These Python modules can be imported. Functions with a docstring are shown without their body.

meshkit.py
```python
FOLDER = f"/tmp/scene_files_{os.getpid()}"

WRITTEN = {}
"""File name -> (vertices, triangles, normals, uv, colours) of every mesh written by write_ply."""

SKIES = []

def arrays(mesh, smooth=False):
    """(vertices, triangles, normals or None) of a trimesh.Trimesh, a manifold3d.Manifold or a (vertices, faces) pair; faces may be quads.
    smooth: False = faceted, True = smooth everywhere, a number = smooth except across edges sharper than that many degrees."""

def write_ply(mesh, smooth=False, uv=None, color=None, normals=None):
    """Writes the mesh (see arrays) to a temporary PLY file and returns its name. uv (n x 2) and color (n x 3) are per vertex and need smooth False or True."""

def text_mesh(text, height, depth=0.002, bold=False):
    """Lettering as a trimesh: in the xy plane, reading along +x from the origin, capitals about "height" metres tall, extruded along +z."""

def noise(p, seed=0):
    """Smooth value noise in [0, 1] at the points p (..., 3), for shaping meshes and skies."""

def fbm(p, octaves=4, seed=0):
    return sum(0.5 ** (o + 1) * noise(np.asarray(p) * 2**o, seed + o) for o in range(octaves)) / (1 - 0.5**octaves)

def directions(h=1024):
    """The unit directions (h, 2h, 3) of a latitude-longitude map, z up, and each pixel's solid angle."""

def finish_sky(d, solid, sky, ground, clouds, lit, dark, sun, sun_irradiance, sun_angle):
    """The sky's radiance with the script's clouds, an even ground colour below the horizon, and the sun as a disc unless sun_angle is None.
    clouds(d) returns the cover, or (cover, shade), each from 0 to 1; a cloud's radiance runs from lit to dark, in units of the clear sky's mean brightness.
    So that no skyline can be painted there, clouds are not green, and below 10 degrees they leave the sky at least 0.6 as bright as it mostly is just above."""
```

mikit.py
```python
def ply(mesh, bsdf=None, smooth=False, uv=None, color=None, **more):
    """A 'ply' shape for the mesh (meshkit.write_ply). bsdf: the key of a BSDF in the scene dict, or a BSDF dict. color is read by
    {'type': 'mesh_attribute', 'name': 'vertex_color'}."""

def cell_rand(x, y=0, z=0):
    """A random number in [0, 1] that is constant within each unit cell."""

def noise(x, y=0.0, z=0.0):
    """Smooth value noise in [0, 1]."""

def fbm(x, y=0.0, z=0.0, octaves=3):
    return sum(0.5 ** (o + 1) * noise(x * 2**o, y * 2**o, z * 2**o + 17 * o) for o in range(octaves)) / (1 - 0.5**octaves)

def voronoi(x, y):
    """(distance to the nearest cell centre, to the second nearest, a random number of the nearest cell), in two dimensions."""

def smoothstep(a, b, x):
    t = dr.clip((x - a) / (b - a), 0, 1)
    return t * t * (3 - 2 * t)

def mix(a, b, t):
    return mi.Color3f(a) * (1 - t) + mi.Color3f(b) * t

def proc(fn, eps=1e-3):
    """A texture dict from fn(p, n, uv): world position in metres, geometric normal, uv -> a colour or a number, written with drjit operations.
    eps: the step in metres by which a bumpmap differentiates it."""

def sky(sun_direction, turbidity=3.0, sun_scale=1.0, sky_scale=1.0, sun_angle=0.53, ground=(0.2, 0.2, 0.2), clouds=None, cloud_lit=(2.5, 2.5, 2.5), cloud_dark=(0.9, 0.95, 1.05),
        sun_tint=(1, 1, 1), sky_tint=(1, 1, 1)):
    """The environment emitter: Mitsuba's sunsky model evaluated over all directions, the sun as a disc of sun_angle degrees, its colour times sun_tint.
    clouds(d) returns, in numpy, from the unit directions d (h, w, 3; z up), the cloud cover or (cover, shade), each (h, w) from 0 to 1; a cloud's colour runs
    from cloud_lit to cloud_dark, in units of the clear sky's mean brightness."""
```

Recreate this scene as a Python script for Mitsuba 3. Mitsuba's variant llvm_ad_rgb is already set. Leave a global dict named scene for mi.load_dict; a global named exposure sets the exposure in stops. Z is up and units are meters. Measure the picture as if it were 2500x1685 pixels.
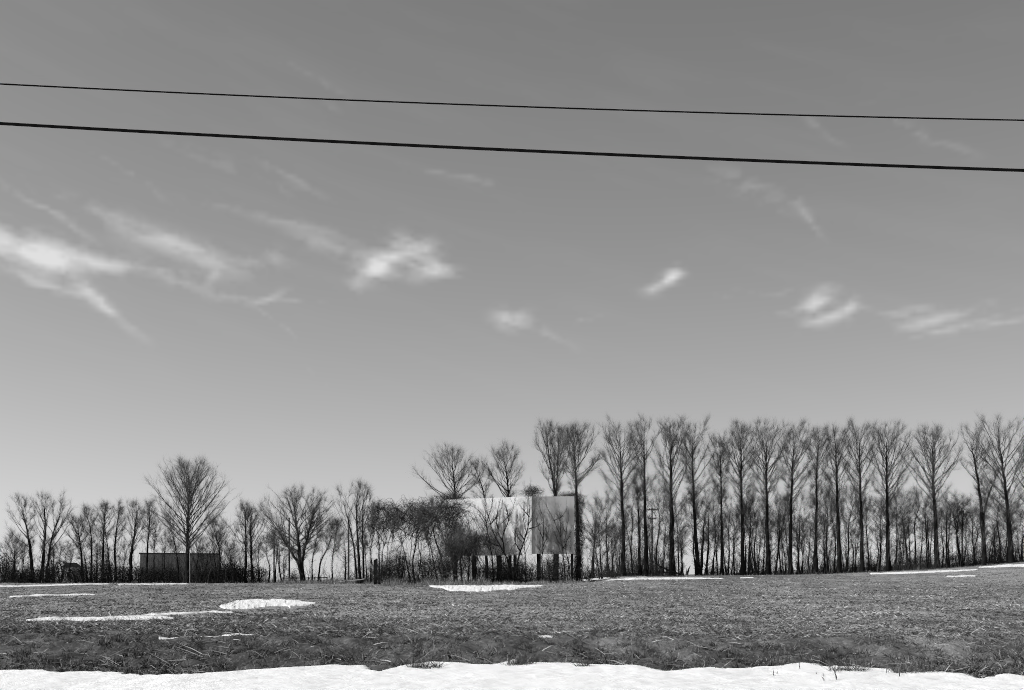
import math
import numpy as np, trimesh, mitsuba as mi, drjit as dr
import mikit, meshkit
from mikit import proc, fbm, noise, mix, smoothstep, voronoi, cell_rand

scene, labels = {}, {}
T = mi.ScalarTransform4f

# ------------------------------------------------------------------ camera, sky, exposure
EYE = 2.0                                   # metres above the datum, camera at x = y = 0, looking along +y
HFOV = 50.0
F = 1250 / math.tan(math.radians(HFOV / 2))  # focal length in pixels of the 2500 px wide photograph
HOR = 1415.0                                # its horizon row
exposure = 1.70
scene['camera'] = {'type': 'perspective', 'fov': HFOV, 'fov_axis': 'x', 'near_clip': 0.1, 'far_clip': 9000.0,
                   'principal_point_offset_y': -(HOR - 842.5) / 1685.0,
                   'to_world': T().look_at(origin=[0, 0, EYE], target=[0, 100, EYE], up=[0, 0, 1])}
SUN = np.array([-0.80, -0.13, 0.58]); SUN /= np.linalg.norm(SUN)
TURB, GND = 3.0, (0.2, 0.2, 0.2)
FILM = np.array([0.95, 0.05, 0.0])         # black-and-white film behind a light orange filter


def _radiance(d, **scales):
    si = dr.zeros(mi.SurfaceInteraction3f, len(d))
    si.wi = -mi.Vector3f(np.ascontiguousarray(d.T))
    m = dict(type='sunsky', sun_direction=SUN.tolist(), turbidity=TURB, albedo={'type': 'rgb', 'value': list(GND)})
    return np.array(mi.load_dict({**m, **scales}).eval(si)).T


def grey_tints():
    """The physical sky and sun as a black-and-white film sees them: per direction grey / colour."""
    d, _ = meshkit.directions()
    c = _radiance(d.reshape(-1, 3), sun_scale=0.0, sky_scale=1.0).reshape(d.shape)
    g = (c * FILM).sum(-1, keepdims=True)
    a = np.cross(SUN, [0.3, 0.2, 0.9]); a /= np.linalg.norm(a)
    u, v = np.meshgrid(*[np.linspace(-0.006, 0.006, 61)] * 2)
    near = SUN + u.reshape(-1, 1) * a + v.reshape(-1, 1) * np.cross(SUN, a)
    s = _radiance(near / np.linalg.norm(near, axis=1, keepdims=True), sun_scale=1.0, sky_scale=0.0).sum(0)
    return np.where(c > 1e-9, g / np.maximum(c, 1e-9), 0), (s * FILM).sum() / s


# clouds: (az, el of the middle and half length, half width, in hundredths of a radian; slant in degrees; strength)
def _c(px, py, L, W, ang, s):
    v = np.array([px - 1250, F, HOR - py]); v = v / np.linalg.norm(v)
    return (math.atan2(v[0], v[1]), math.asin(v[2]), L / F * .95, W / F * .95, math.radians(-ang), s)


WISPS = [_c(*a) for a in [
    (40, 606, 120, 34, 10, .62), (190, 636, 110, 22, 4, .48), (322, 652, 130, 10, 5, .22), (247, 742, 95, 13, 37, .5), (118, 693, 110, 14, 12, .28),
    (440, 612, 130, 30, 14, .30), (340, 566, 190, 18, 17, .20), (640, 632, 70, 20, -8, .2), (107, 516, 130, 9, 25, .16),
    (322, 435, 80, 7, 28, .12), (700, 425, 90, 8, 22, .09), (1130, 441, 140, 7, 12, .11), (462, 704, 95, 13, 12, .2),
    (521, 682, 28, 10, -50, .22), (580, 729, 45, 9, 5, .22), (668, 725, 42, 9, -22, .42), (700, 731, 65, 5, 3, .22),
    (672, 785, 48, 4, 40, .14), (768, 915, 34, 4, 35, .1), (960, 636, 80, 30, -16, .58), (930, 655, 46, 15, -25, .5), (1075, 655, 40, 16, 20, .34),
    (1000, 596, 62, 22, 15, .36), (1058, 661, 54, 18, -8, .36), (881, 690, 34, 22, -60, .2), (817, 600, 100, 17, 15, .2),
    (698, 543, 180, 10, 8, .13), (1247, 776, 48, 22, 5, .42), (1333, 817, 75, 10, 28, .13), (1445, 782, 52, 6, -12, .15),
    (1617, 688, 52, 14, -25, .52), (1644, 668, 22, 16, -50, .36), (2010, 731, 38, 22, -30, .45), (1967, 750, 55, 9, -10, .36),
    (2042, 774, 64, 13, -8, .46), (2090, 758, 14, 22, 0, .3), (2290, 776, 95, 12, -10, .36), (2214, 763, 62, 9, -8, .22),
    (2340, 797, 110, 7, -10, .26), (2470, 784, 90, 6, -7, .32), (1848, 718, 95, 10, 3, .12), (1848, 468, 115, 20, 25, .13),
    (1977, 532, 54, 9, 50, .14), (2268, 333, 150, 11, 30, .08), (2000, 312, 64, 9, 35, .09), (811, 285, 22, 30, 0, .07),
    (750, 185, 120, 9, 22, .07), (560, 410, 200, 22, 12, .06)]]


def clouds(d):
    az, el = np.arctan2(d[..., 0], d[..., 1]), np.arcsin(np.clip(d[..., 2], -1, 1))
    q = np.stack([az * 9, el * 26, 0 * az], -1)
    wa = (meshkit.fbm(q * [2.2, 2.2, 1], 4, 11) - .5) * .014
    we = (meshkit.fbm(q * [2.2, 2.2, 1] + 31, 4, 12) - .5) * .010
    ca, sa = math.cos(math.radians(-16)), math.sin(math.radians(-16))
    r = np.stack([(az * ca + el * sa) * 22, (-az * sa + el * ca) * 240, 0 * az], -1)
    fibre = meshkit.fbm(r, 4, 5)
    puff = meshkit.fbm(np.stack([(az + 3 * wa) * 70, (el + 3 * we) * 120, 0 * az], -1), 5, 8)
    g = 0 * az
    for a, e, L, W, ang, s in WISPS:
        x, y = az + wa - a, el + we - e
        u, v = x * math.cos(ang) + y * math.sin(ang), -x * math.sin(ang) + y * math.cos(ang)
        g += s * np.exp(-np.abs(u / L) ** 2.4 - np.abs(v / W) ** 1.8)
    tear = .45 * fibre + .55 * puff                  # thin edges are torn into fibres, thick middles stay whole
    cover = np.clip(1.3 * g - 1.9 * np.sqrt(g) * np.clip(.60 - tear, 0, 1), 0, 1)
    veil = np.clip(meshkit.fbm(r * [.45, .3, 1], 4, 21) - .5, 0, 1) * .07 * np.clip(el * 4, 0, 1) * np.clip(2.6 - el * 2.5, 0, 1)
    return np.clip(cover + veil, 0, .95)


tint, sun_tint = grey_tints()
scene['sky'] = mikit.sky(SUN.tolist(), turbidity=TURB, sky_scale=1.67, ground=GND, sky_tint=tint, sun_tint=sun_tint, clouds=clouds, cloud_lit=(2.6,) * 3, cloud_dark=(1.0,) * 3)


# ------------------------------------------------------------------ helpers
def at(px, py, D):
    """A point at distance D (along y) from a place in the photograph."""
    return np.array([(px - 1250) / F * D, D, EYE + (HOR - py) / F * D])


def numbered(name, parent=None):
    base = f'{parent}__{name}' if parent else name
    used = lambda k: k in scene or k in labels or any(x.startswith(k + '__') for x in scene)
    k, n = base, 0
    while used(k):
        n += 1
        k = f'{base}_{n:03d}'
    return k


def thing(name, label, cat, group=None):
    k = numbered(name)
    labels[k] = {'label': label, 'category': cat}
    if group: labels[k]['group'] = group
    return k


def part(name, parent, mesh, mat, smooth=False, color=None, **lab):
    k = numbered(name, parent)
    scene[k] = mikit.ply(mesh, mat, smooth=smooth, color=color)
    if lab: labels[k] = lab
    return k


def solo(name, mesh, mat, label=None, cat=None, group=None, kind=None, smooth=False, color=None):
    k = numbered(name)
    scene[k] = mikit.ply(mesh, mat, smooth=smooth, color=color)
    labels[k] = {a: b for a, b in (('label', label), ('category', cat), ('group', group), ('kind', kind)) if b}
    return k


def tubes(P, R, S=4, tip=False):
    """N polylines (N, K, 3) with radii (N, K) as S-sided tubes; tip: the last ring is one point."""
    P, R = np.asarray(P, float), np.asarray(R, float)
    N, K, _ = P.shape
    t = np.gradient(P, axis=1)
    t /= np.linalg.norm(t, axis=2, keepdims=True) + 1e-12
    ref = np.where(np.abs(t[:, :1, 2:]) < .9, [0, 0, 1.0], [1.0, 0, 0])
    a = np.cross(t, ref); a /= np.linalg.norm(a, axis=2, keepdims=True) + 1e-12
    b = np.cross(t, a)
    ang = np.arange(S) * 2 * np.pi / S
    ring = P[:, :, None] + R[:, :, None, None] * (np.cos(ang)[:, None] * a[:, :, None] + np.sin(ang)[:, None] * b[:, :, None])
    Kr = K - 1 if tip else K
    V = ring[:, :Kr].reshape(N, Kr * S, 3)
    nv = Kr * S + (1 if tip else 0)
    if tip: V = np.concatenate([V, P[:, -1:]], 1)
    i, j = np.meshgrid(np.arange(Kr - 1), np.arange(S), indexing='ij')
    q = np.stack([i * S + j, i * S + (j + 1) % S, (i + 1) * S + (j + 1) % S, (i + 1) * S + j], -1).reshape(-1, 4)
    f = np.vstack([q[:, [0, 1, 2]], q[:, [0, 2, 3]]]) if len(q) else np.zeros((0, 3), int)
    if tip:
        j = np.arange(S)
        f = np.vstack([f, np.stack([(Kr - 1) * S + j, (Kr - 1) * S + (j + 1) % S, np.full(S, nv - 1)], -1)])
    return V.reshape(-1, 3), (f[None] + (np.arange(N) * nv)[:, None, None]).reshape(-1, 3)


def join(ms):
    vs, fs, n = [], [], 0
    for v, f in ms:
        vs.append(v); fs.append(f + n); n += len(v)
    return np.vstack(vs), np.vstack(fs)


def box(c, size, rz=0.0):
    m = trimesh.creation.box(size)
    m.apply_transform(trimesh.transformations.rotation_matrix(rz, [0, 0, 1])); m.apply_translation(c)
    return np.array(m.vertices), np.array(m.faces)


def unit(v): return v / (np.linalg.norm(v, axis=-1, keepdims=True) + 1e-12)


# ------------------------------------------------------------------ materials (grey throughout: a black-and-white picture)
def grey(fn, rough=None):
    return {'type': 'twosided', 'bsdf': {'type': 'diffuse', 'reflectance': proc(fn)}}


def _bark(lo, hi):
    return lambda p, n, uv: mi.Color3f(lo + (hi - lo) * fbm(p.x * 3, p.y * 3, p.z * 1.3, 3))


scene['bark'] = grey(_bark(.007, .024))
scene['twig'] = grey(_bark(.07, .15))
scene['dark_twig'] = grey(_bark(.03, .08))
scene['vine'] = grey(_bark(.02, .08))
scene['pale_wood'] = grey(_bark(.28, .5))
scene['dark_leaf'] = grey(_bark(.02, .055))
scene['dark_wood'] = grey(_bark(.008, .024))
scene['weed'] = grey(_bark(.05, .14))
scene['wire_black'] = grey(lambda p, n, uv: mi.Color3f(.008 + .004 * noise(p.x * 6, p.y, p.z)))
scene['blade'] = {'type': 'twosided', 'bsdf': {'type': 'diffuse', 'reflectance': {'type': 'mesh_attribute', 'name': 'vertex_color'}}}


def _soil(p, n, uv):
    big = fbm(p.x * .12, p.y * .05, 0, 3)
    mid = fbm(p.x * 1.1, p.y * .45, 3, 3)
    fine = fbm(p.x * 9, p.y * 5, 7, 3)
    spk = smoothstep(.60, .78, noise(p.x * 34, p.y * 17))
    v = .09 + .20 * smoothstep(.25, .75, .30 * big + .35 * mid + .35 * fine) + .12 * spk
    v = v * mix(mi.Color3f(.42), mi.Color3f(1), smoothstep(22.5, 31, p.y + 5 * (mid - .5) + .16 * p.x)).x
    return mi.Color3f(v)


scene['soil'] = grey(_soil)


def _snow(p, n, uv):
    dirt = smoothstep(.60, .80, fbm(p.x * 2.3, p.y * 2.3, 4, 4)) * .10 + smoothstep(.66, .8, noise(p.x * 40, p.y * 40)) * .05
    return mi.Color3f(.82 - .8 * dirt)


scene['snow'] = {'type': 'bumpmap', 'arbitrary': proc(lambda p, n, uv: fbm(p.x * 5, p.y * 5, p.z * 5, 4) * .024 + fbm(p.x * 26, p.y * 26, 0, 2) * .006, eps=4e-3), 'scale': 1.0,
                 'bsdf': {'type': 'diffuse', 'reflectance': proc(_snow)}}
scene['snow'] = {'type': 'twosided', 'bsdf': scene['snow']}
scene['far_snow'] = grey(lambda p, n, uv: mi.Color3f(.82 - .14 * fbm(p.x * 1.5, p.y * .5, 0, 3)))


def _panel(base, amt):
    def fn(p, n, uv):
        run = fbm(p.x * 2.2 + p.y, p.z * .35, 2, 4)
        blot = fbm(p.x * .7, p.y * .7, p.z * .8, 4)
        return mi.Color3f(base * (1 - amt * smoothstep(.4, .75, run) - amt * smoothstep(.45, .7, blot)))
    return fn


scene['white_panel'] = grey(_panel(.74, .12))
scene['grey_panel'] = grey(_panel(.55, .24))
scene['white_trim'] = grey(_panel(.78, .08))
scene['shed_wall'] = grey(lambda p, n, uv: mi.Color3f(.42 - .12 * fbm(p.x * .5, p.z * 1.5, 1, 3)))
scene['shed_roof'] = grey(lambda p, n, uv: mi.Color3f(.06 + .03 * fbm(p.x, p.y, 1, 3)))
scene['white_paint'] = grey(lambda p, n, uv: mi.Color3f(.75 - .1 * fbm(p.x, p.z, 1, 3)))
scene['window_glass'] = {'type': 'roughconductor', 'material': 'none', 'alpha': .12}

# ------------------------------------------------------------------ ground
_b = np.array([(-3000, 1424), (0, 1424), (700, 1424), (1000, 1424), (1300, 1421), (1420, 1415), (1500, 1408), (1750, 1406), (2000, 1403), (2150, 1397),
               (2300, 1389), (2400, 1382), (2500, 1373), (3000, 1345), (4500, 1310)], float)
_bx, _bz = (_b[:, 0] - 1250) / F * 128, (HOR - _b[:, 1]) / F * 128
_edge = np.array([(-600, 1634), (0, 1631), (110, 1631), (160, 1636), (300, 1637), (440, 1643), (560, 1634), (640, 1630), (830, 1621), (880, 1624), (930, 1633), (1000, 1622),
                  (1060, 1614), (1130, 1617), (1200, 1622), (1260, 1612), (1271, 1625), (1290, 1617), (1420, 1620), (1500, 1622), (1560, 1625), (1622, 1635), (1650, 1633),
                  (1720, 1627), (1760, 1630), (1855, 1625), (1960, 1617), (1995, 1619), (2003, 1632), (2034, 1625), (2090, 1628), (2160, 1630), (2200, 1640), (2270, 1634), (2345, 1639), (2380, 1647),
                  (2455, 1640), (2500, 1643), (3100, 1636)], float)
_ed = 1.60 * F / (_edge[:, 1] - HOR)
_ex = (_edge[:, 0] - 1250) / F * _ed


def edge_y(x): return np.interp(x, _ex, _ed)


def ground(x, y):
    x, y = np.asarray(x, float), np.asarray(y, float)
    far = np.interp(x, _bx, _bz)
    top = -1.27 - .05 * np.clip(x / 10, -1, 1)
    z = np.interp(y, [-50, 15, 18.5, 20.0], [-1.90, -1.82, -1.74, -1.70])
    z = np.where(y > 21.3, -1.70 + (top + 1.70) * np.clip((y - 21.3) / 3.9, 0, 1) ** .85, z)
    z = np.where(y > 25.2, top + (far - top) * np.clip((y - 25.2) / 102.8, 0, 1), z)
    return EYE + z - 2.8 * np.clip((y - 160) / 250, 0, 1) - np.clip(y - 160, 0, None) * .0004 * 0


def clods(x, y):
    s = np.clip((y - 19) / 1.5, 0, 1) * np.clip((170 - y) / 40, 0, 1)
    q = np.stack([x, y, 0 * x], -1)
    near = np.clip((27 - y) / 4, 0, 1)
    n1 = meshkit.fbm(q * [1.6, 1.6, 1], 4, 3) - .5
    n2 = meshkit.fbm(q * [.35, .22, 1], 3, 4) - .5
    return s * (n1 * (.075 + .26 * near) + n2 * (.05 + .12 * near))


def surf(x, y): return ground(x, y) + clods(np.asarray(x, float), np.asarray(y, float))


def hit(px, py):
    """Where the ground lies under a place in the photograph."""
    D = np.concatenate([np.arange(14, 40, .02), np.arange(40, 160, .1)])
    x = (px - 1250) / F * D
    above = EYE + (HOR - py) / F * D - ground(x, D)
    i = np.argmax(above < 0)
    return D[i] if above[i] < 0 else 158.0


def grid(xs, ys, zf):
    """xs: (rows, cols) of x per row, ys: rows."""
    R, C = xs.shape
    Y = np.repeat(ys[:, None], C, 1)
    V = np.stack([xs, Y, zf(xs, Y)], -1).reshape(-1, 3)
    i, j = np.meshgrid(np.arange(R - 1), np.arange(C - 1), indexing='ij')
    q = np.stack([i * C + j, i * C + j + 1, (i + 1) * C + j + 1, (i + 1) * C + j], -1).reshape(-1, 4)
    return V, np.vstack([q[:, [0, 1, 2]], q[:, [0, 2, 3]]])


ys = np.concatenate([np.linspace(-40, 16, 15), np.arange(16.5, 26, .09), np.geomspace(26, 170, 230), np.geomspace(175, 7000, 40)])
cols = np.linspace(-1, 1, 321)
half = np.maximum(14, ys * .62) + np.where(ys > 170, ys * 2.4, 0) + np.where(ys < 16, 40, 0)
gv, gf = grid(cols[None] * half[:, None], ys, lambda x, y: ground(x, y) + clods(x, y))
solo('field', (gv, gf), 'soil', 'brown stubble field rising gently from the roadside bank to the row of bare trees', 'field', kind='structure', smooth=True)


def snow_top(x, y):
    q = np.stack([x, y, 0 * x], -1)
    d = edge_y(x) - y + (meshkit.fbm(q * [2.6, 2.6, 1], 4, 31) - .5) * .75
    lump = (meshkit.fbm(q * [.9, .9, 1], 4, 32) - .5) * .07 + (meshkit.fbm(q * [4.5, 4.5, 1], 3, 33) - .5) * .03
    ridge = np.exp(-((x + 5.9 + (y - 18) * .35) / .9) ** 2) * .012 * np.sin((x * .55 + y) * 30)
    t = np.clip(d / .30, -1.2, 1)
    return ground(x, y) + .11 * np.where(t > 0, np.sqrt(np.maximum(1 - (1 - t) ** 2, 0) + 1e-9), t * 1.5) + lump * np.clip(d * 1.5, 0, 1) + ridge


sy = np.concatenate([np.linspace(-38, 14, 14), np.arange(14.5, 22.6, .05)])
sv, sf = grid(np.linspace(-1, 1, 420)[None] * np.where(sy > 14, 12.5, 50)[:, None], sy, snow_top)
solo('snow_verge', (sv, sf), 'snow', 'old wind-packed snow covering the roadside verge in the foreground', 'snow', kind='structure', smooth=True)

# snow patches left on the field: outlines as (px, upper, lower)
PATCH = [
    ('wide bright snow patch at mid-field, left of the billboard', [(532, 1480, 1483), (550, 1475, 1487.5), (575, 1464, 1488), (620, 1460.5, 1487), (690, 1461, 1483.5), (740, 1468, 1480), (778, 1474, 1476)]),
    ('long narrow snow strip nearest the road at the far left of the field', [(58, 1512, 1514), (150, 1510, 1515.5), (260, 1507, 1514.5), (380, 1505.5, 1513), (432, 1509, 1511.5)]),
    ('thin broken snow strip just above the long narrow strip', [(322, 1503.5, 1505.5), (380, 1500.5, 1503), (450, 1497, 1501), (520, 1493.5, 1498), (575, 1496, 1497.5)]),
    ('tiny thin snow scrap left of the small ragged patch on the bank lip', [(384, 1553, 1554.5), (412, 1552, 1554.5), (446, 1553, 1554)]),
    ('small ragged snow patch on the lip of the roadside bank', [(484, 1549.5, 1551.5), (530, 1547, 1553), (580, 1547, 1553.5), (624, 1549, 1551)]),
    ('faint thin snow line crossing the left end of the field', [(18, 1457, 1458.5), (90, 1453.5, 1456), (160, 1452, 1454), (238, 1451, 1452.6)]),
    ('snow strip along the field edge under the leftmost trees', [(-60, 1430.5, 1434.5), (40, 1430, 1433.2), (130, 1427.3, 1431), (190, 1425.3, 1428.6), (270, 1425, 1427.2)]),
    ('narrow snow strip along the field edge in front of the grey shed', [(285, 1426, 1428), (370, 1425.2, 1427.6), (462, 1424.6, 1426.6)]),
    ('large bright snow patch in front of the billboard', [(1045, 1431, 1432.5), (1078, 1429.5, 1437), (1105, 1429, 1446), (1180, 1428.5, 1445), (1250, 1428, 1441), (1288, 1429, 1436.5), (1330, 1429, 1431)]),
    ('tiny snow spot on the bank top in the middle of the field', [(1311, 1554.5, 1556), (1335, 1553.5, 1557), (1354, 1555, 1556.5)]),
    ('long snow strip at the field edge right of the billboard', [(1420, 1415, 1418.5), (1470, 1410.5, 1417.5), (1560, 1408.5, 1416), (1640, 1409, 1415), (1770, 1412.5, 1414)]),
    ('short faint snow streak beside the long strip under the tall trees', [(1806, 1410.5, 1412), (1842, 1410, 1411.5)]),
    ('snow strip climbing the field edge under the tall trees at right', [(2120, 1400, 1402.5), (2200, 1397, 1401.5), (2290, 1393, 1398.5), (2390, 1389.5, 1392)]),
    ('thin snow streak below the climbing strip at right', [(2308, 1407, 1408.6), (2386, 1405.8, 1407.4)]),
    ('bright snow strip at the right edge of the field under the last tree', [(2385, 1384.5, 1387), (2440, 1379, 1385.5), (2510, 1376, 1384), (2570, 1374, 1379)]),
]
patches = []                                 # for keeping blades out: polygons in plan
for pi, (lab, pts) in enumerate(PATCH):
    pts = np.array(pts, float)
    n = int(40 + (pts[-1, 0] - pts[0, 0]) * .6)
    px = np.linspace(pts[0, 0], pts[-1, 0], n)
    up, lo = np.interp(px, pts[:, 0], pts[:, 1]), np.interp(px, pts[:, 0], pts[:, 2])
    Df, Dn = np.array([hit(a, b) for a, b in zip(px, up)]), np.array([hit(a, b) for a, b in zip(px, lo)])
    mid = (Df + Dn) / 2
    X = (px - 1250) / F * mid
    q = np.stack([X * .8, mid * 0 + pi * 7.1, mid * 0], -1)
    w = (Df - Dn)
    Df = Df + (meshkit.fbm(q * [1.8, 1, 1], 6, 41) - .5) * (w * .35 + .5)
    Dn = Dn + (meshkit.fbm(q * [1.8, 1, 1] + 9, 6, 42) - .5) * (w * .3 + .4)
    Df = np.maximum(Df, Dn + .1)
    M = 11; bear = (px - 1250) / F
    s = np.linspace(0, 1, M)
    Y = Dn[:, None] + (Df - Dn)[:, None] * s
    XX = bear[:, None] * Y
    ends = np.clip(np.minimum(np.arange(n), n - 1 - np.arange(n)) / 6, 0, 1)[:, None]
    dome = np.clip(np.sin(np.pi * s) * 2.2, 0, 1)[None] * ends
    qq = np.stack([XX, Y, 0 * Y], -1)
    Z = ground(XX, Y) + clods(XX, Y) - .035 + dome * np.minimum(.085, .05 + .02 * (Df - Dn))[:, None] + (meshkit.fbm(qq * [1.3, 1.3, 1], 3, 43) - .55) * .075
    V = np.stack([XX, Y, Z], -1).reshape(-1, 3)
    i, j = np.meshgrid(np.arange(n - 1), np.arange(M - 1), indexing='ij')
    qd = np.stack([i * M + j, (i + 1) * M + j, (i + 1) * M + j + 1, i * M + j + 1], -1).reshape(-1, 4)
    solo('snow_patch', (V, np.vstack([qd[:, [0, 1, 2]], qd[:, [0, 2, 3]]])), 'far_snow', lab, 'snow patch', 'snow patches left on the field', smooth=True)
    patches.append((bear, Dn, Df))


def in_snow(x, y):
    m = np.zeros(len(x), bool)
    for X, a, b in patches:
        lo, hi = np.interp(x / y, X, a, left=9e9, right=9e9), np.interp(x / y, X, b, left=-9e9, right=-9e9)
        m |= (y > lo - np.minimum(2.2, .12 * (hi - lo) + .5)) & (y < hi - .2 * (hi - lo))
    return m


# ------------------------------------------------------------------ straw and grass
def blades(rng, x, y, length, width, tilt, tone, zoff=0.0, az=None):
    """Bent tapering blades, three triangles each; tilt from the vertical in radians."""
    n = len(x)
    z = surf(x, y) + zoff
    az = rng.uniform(0, 2 * np.pi, n) if az is None else az
    h = np.stack([np.cos(az), np.sin(az), 0 * az], -1)
    p0 = np.stack([x, y, z - .01], -1)
    d0 = h * np.sin(tilt)[:, None] + np.array([0, 0, 1]) * np.cos(tilt)[:, None]
    t2 = np.minimum(tilt + rng.uniform(.0, .35, n), 1.7)
    d1 = h * np.sin(t2)[:, None] + np.array([0, 0, 1]) * np.cos(t2)[:, None]
    p1 = p0 + d0 * (length * .5)[:, None]
    p2 = p1 + d1 * (length * .5)[:, None]
    g = rng.normal(size=(n, 3)); s = unit(np.cross(d0, g)) * (width / 2)[:, None]
    V = np.stack([p0 - s, p0 + s, p1 - s * .8, p1 + s * .8, p2], 1).reshape(-1, 3)
    f = np.array([[0, 1, 3], [0, 3, 2], [2, 3, 4]])
    Fc = (f[None] + (np.arange(n) * 5)[:, None, None]).reshape(-1, 3)
    return V, Fc, np.repeat(np.repeat(tone[:, None], 3, 1), 5, 0)


rng = np.random.default_rng(7)
def tufts(rng, cx, cy, per, spread):
    """Blade feet gathered in tufts: x, y, and each blade's tuft number."""
    i = np.repeat(np.arange(len(cx)), per)
    return cx[i] + rng.normal(0, 1, len(i)) * spread[i], cy[i] + rng.normal(0, 1, len(i)) * spread[i], i


n = 6200
cx, cy = rng.uniform(-17, 17, n), 18.6 + 14 * rng.random(n) ** 1.5
x, y, ti = tufts(rng, cx, cy, 20, rng.uniform(.03, .16, n))
taz, ttl, ttn, tln = rng.uniform(0, 2 * np.pi, n), rng.uniform(.3, 1.35, n), rng.random(n) ** 1.6, rng.uniform(.4, 1.4, n)
k = (y > edge_y(x) + .0) & (np.abs(x) < y * .56)
x, y, ti = x[k], y[k], ti[k]; n = len(x)
clump = meshkit.fbm(np.stack([x * 1.1, y * 1.3, 0 * x], -1), 3, 77)
bank = np.clip((29 - y - .16 * x + 4 * (clump - .5)) / 6, 0, 1)           # older dark thatch on the bank, fading into the stubble
tone = np.clip(np.where(rng.random(n) < .16, rng.uniform(.2, .5, n), .010 + .26 * ttn[ti] ** 1.4 * rng.random(n) ** 1.3 * (.2 + 1.6 * clump)) * bank + (1 - bank) * (.08 + .42 * rng.random(n) ** 1.4 * (.4 + .6 * ttn[ti])), .012, .6)
b1 = blades(rng, x, y, rng.uniform(.08, .22, n) * tln[ti], rng.uniform(.006, .013, n), np.clip(ttl[ti] + np.clip((y - 22) / 8, 0, .5) + rng.normal(0, .3, n), .1, 1.65), tone, 0.0, taz[ti] + rng.normal(0, .7, n))
n = 3600
x, y = rng.uniform(-16, 16, n), 18.8 + 10 * rng.random(n) ** 1.2
k = (y > edge_y(x) + .2) & (np.abs(x) < y * .56) & (meshkit.fbm(np.stack([x * .8, y * .8, 0 * x], -1), 3, 79) > .42); x, y = x[k], y[k]; n = len(x)
az = np.where(rng.random(n) < .55, np.pi + rng.normal(0, .5, n), rng.uniform(0, 2 * np.pi, n))
b2 = blades(rng, x, y, .10 + .50 * rng.random(n) ** 2.2, rng.uniform(.006, .014, n), rng.uniform(1.0, 1.66, n), rng.uniform(.25, .7, n), .05, az)
v, f = join([b1[:2], b2[:2]])
solo('bank_grass', (v, f), 'blade', 'matted dry grass and broken straw on the roadside bank', 'grass', kind='stuff', color=np.vstack([b1[2], b2[2]]))

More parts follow.
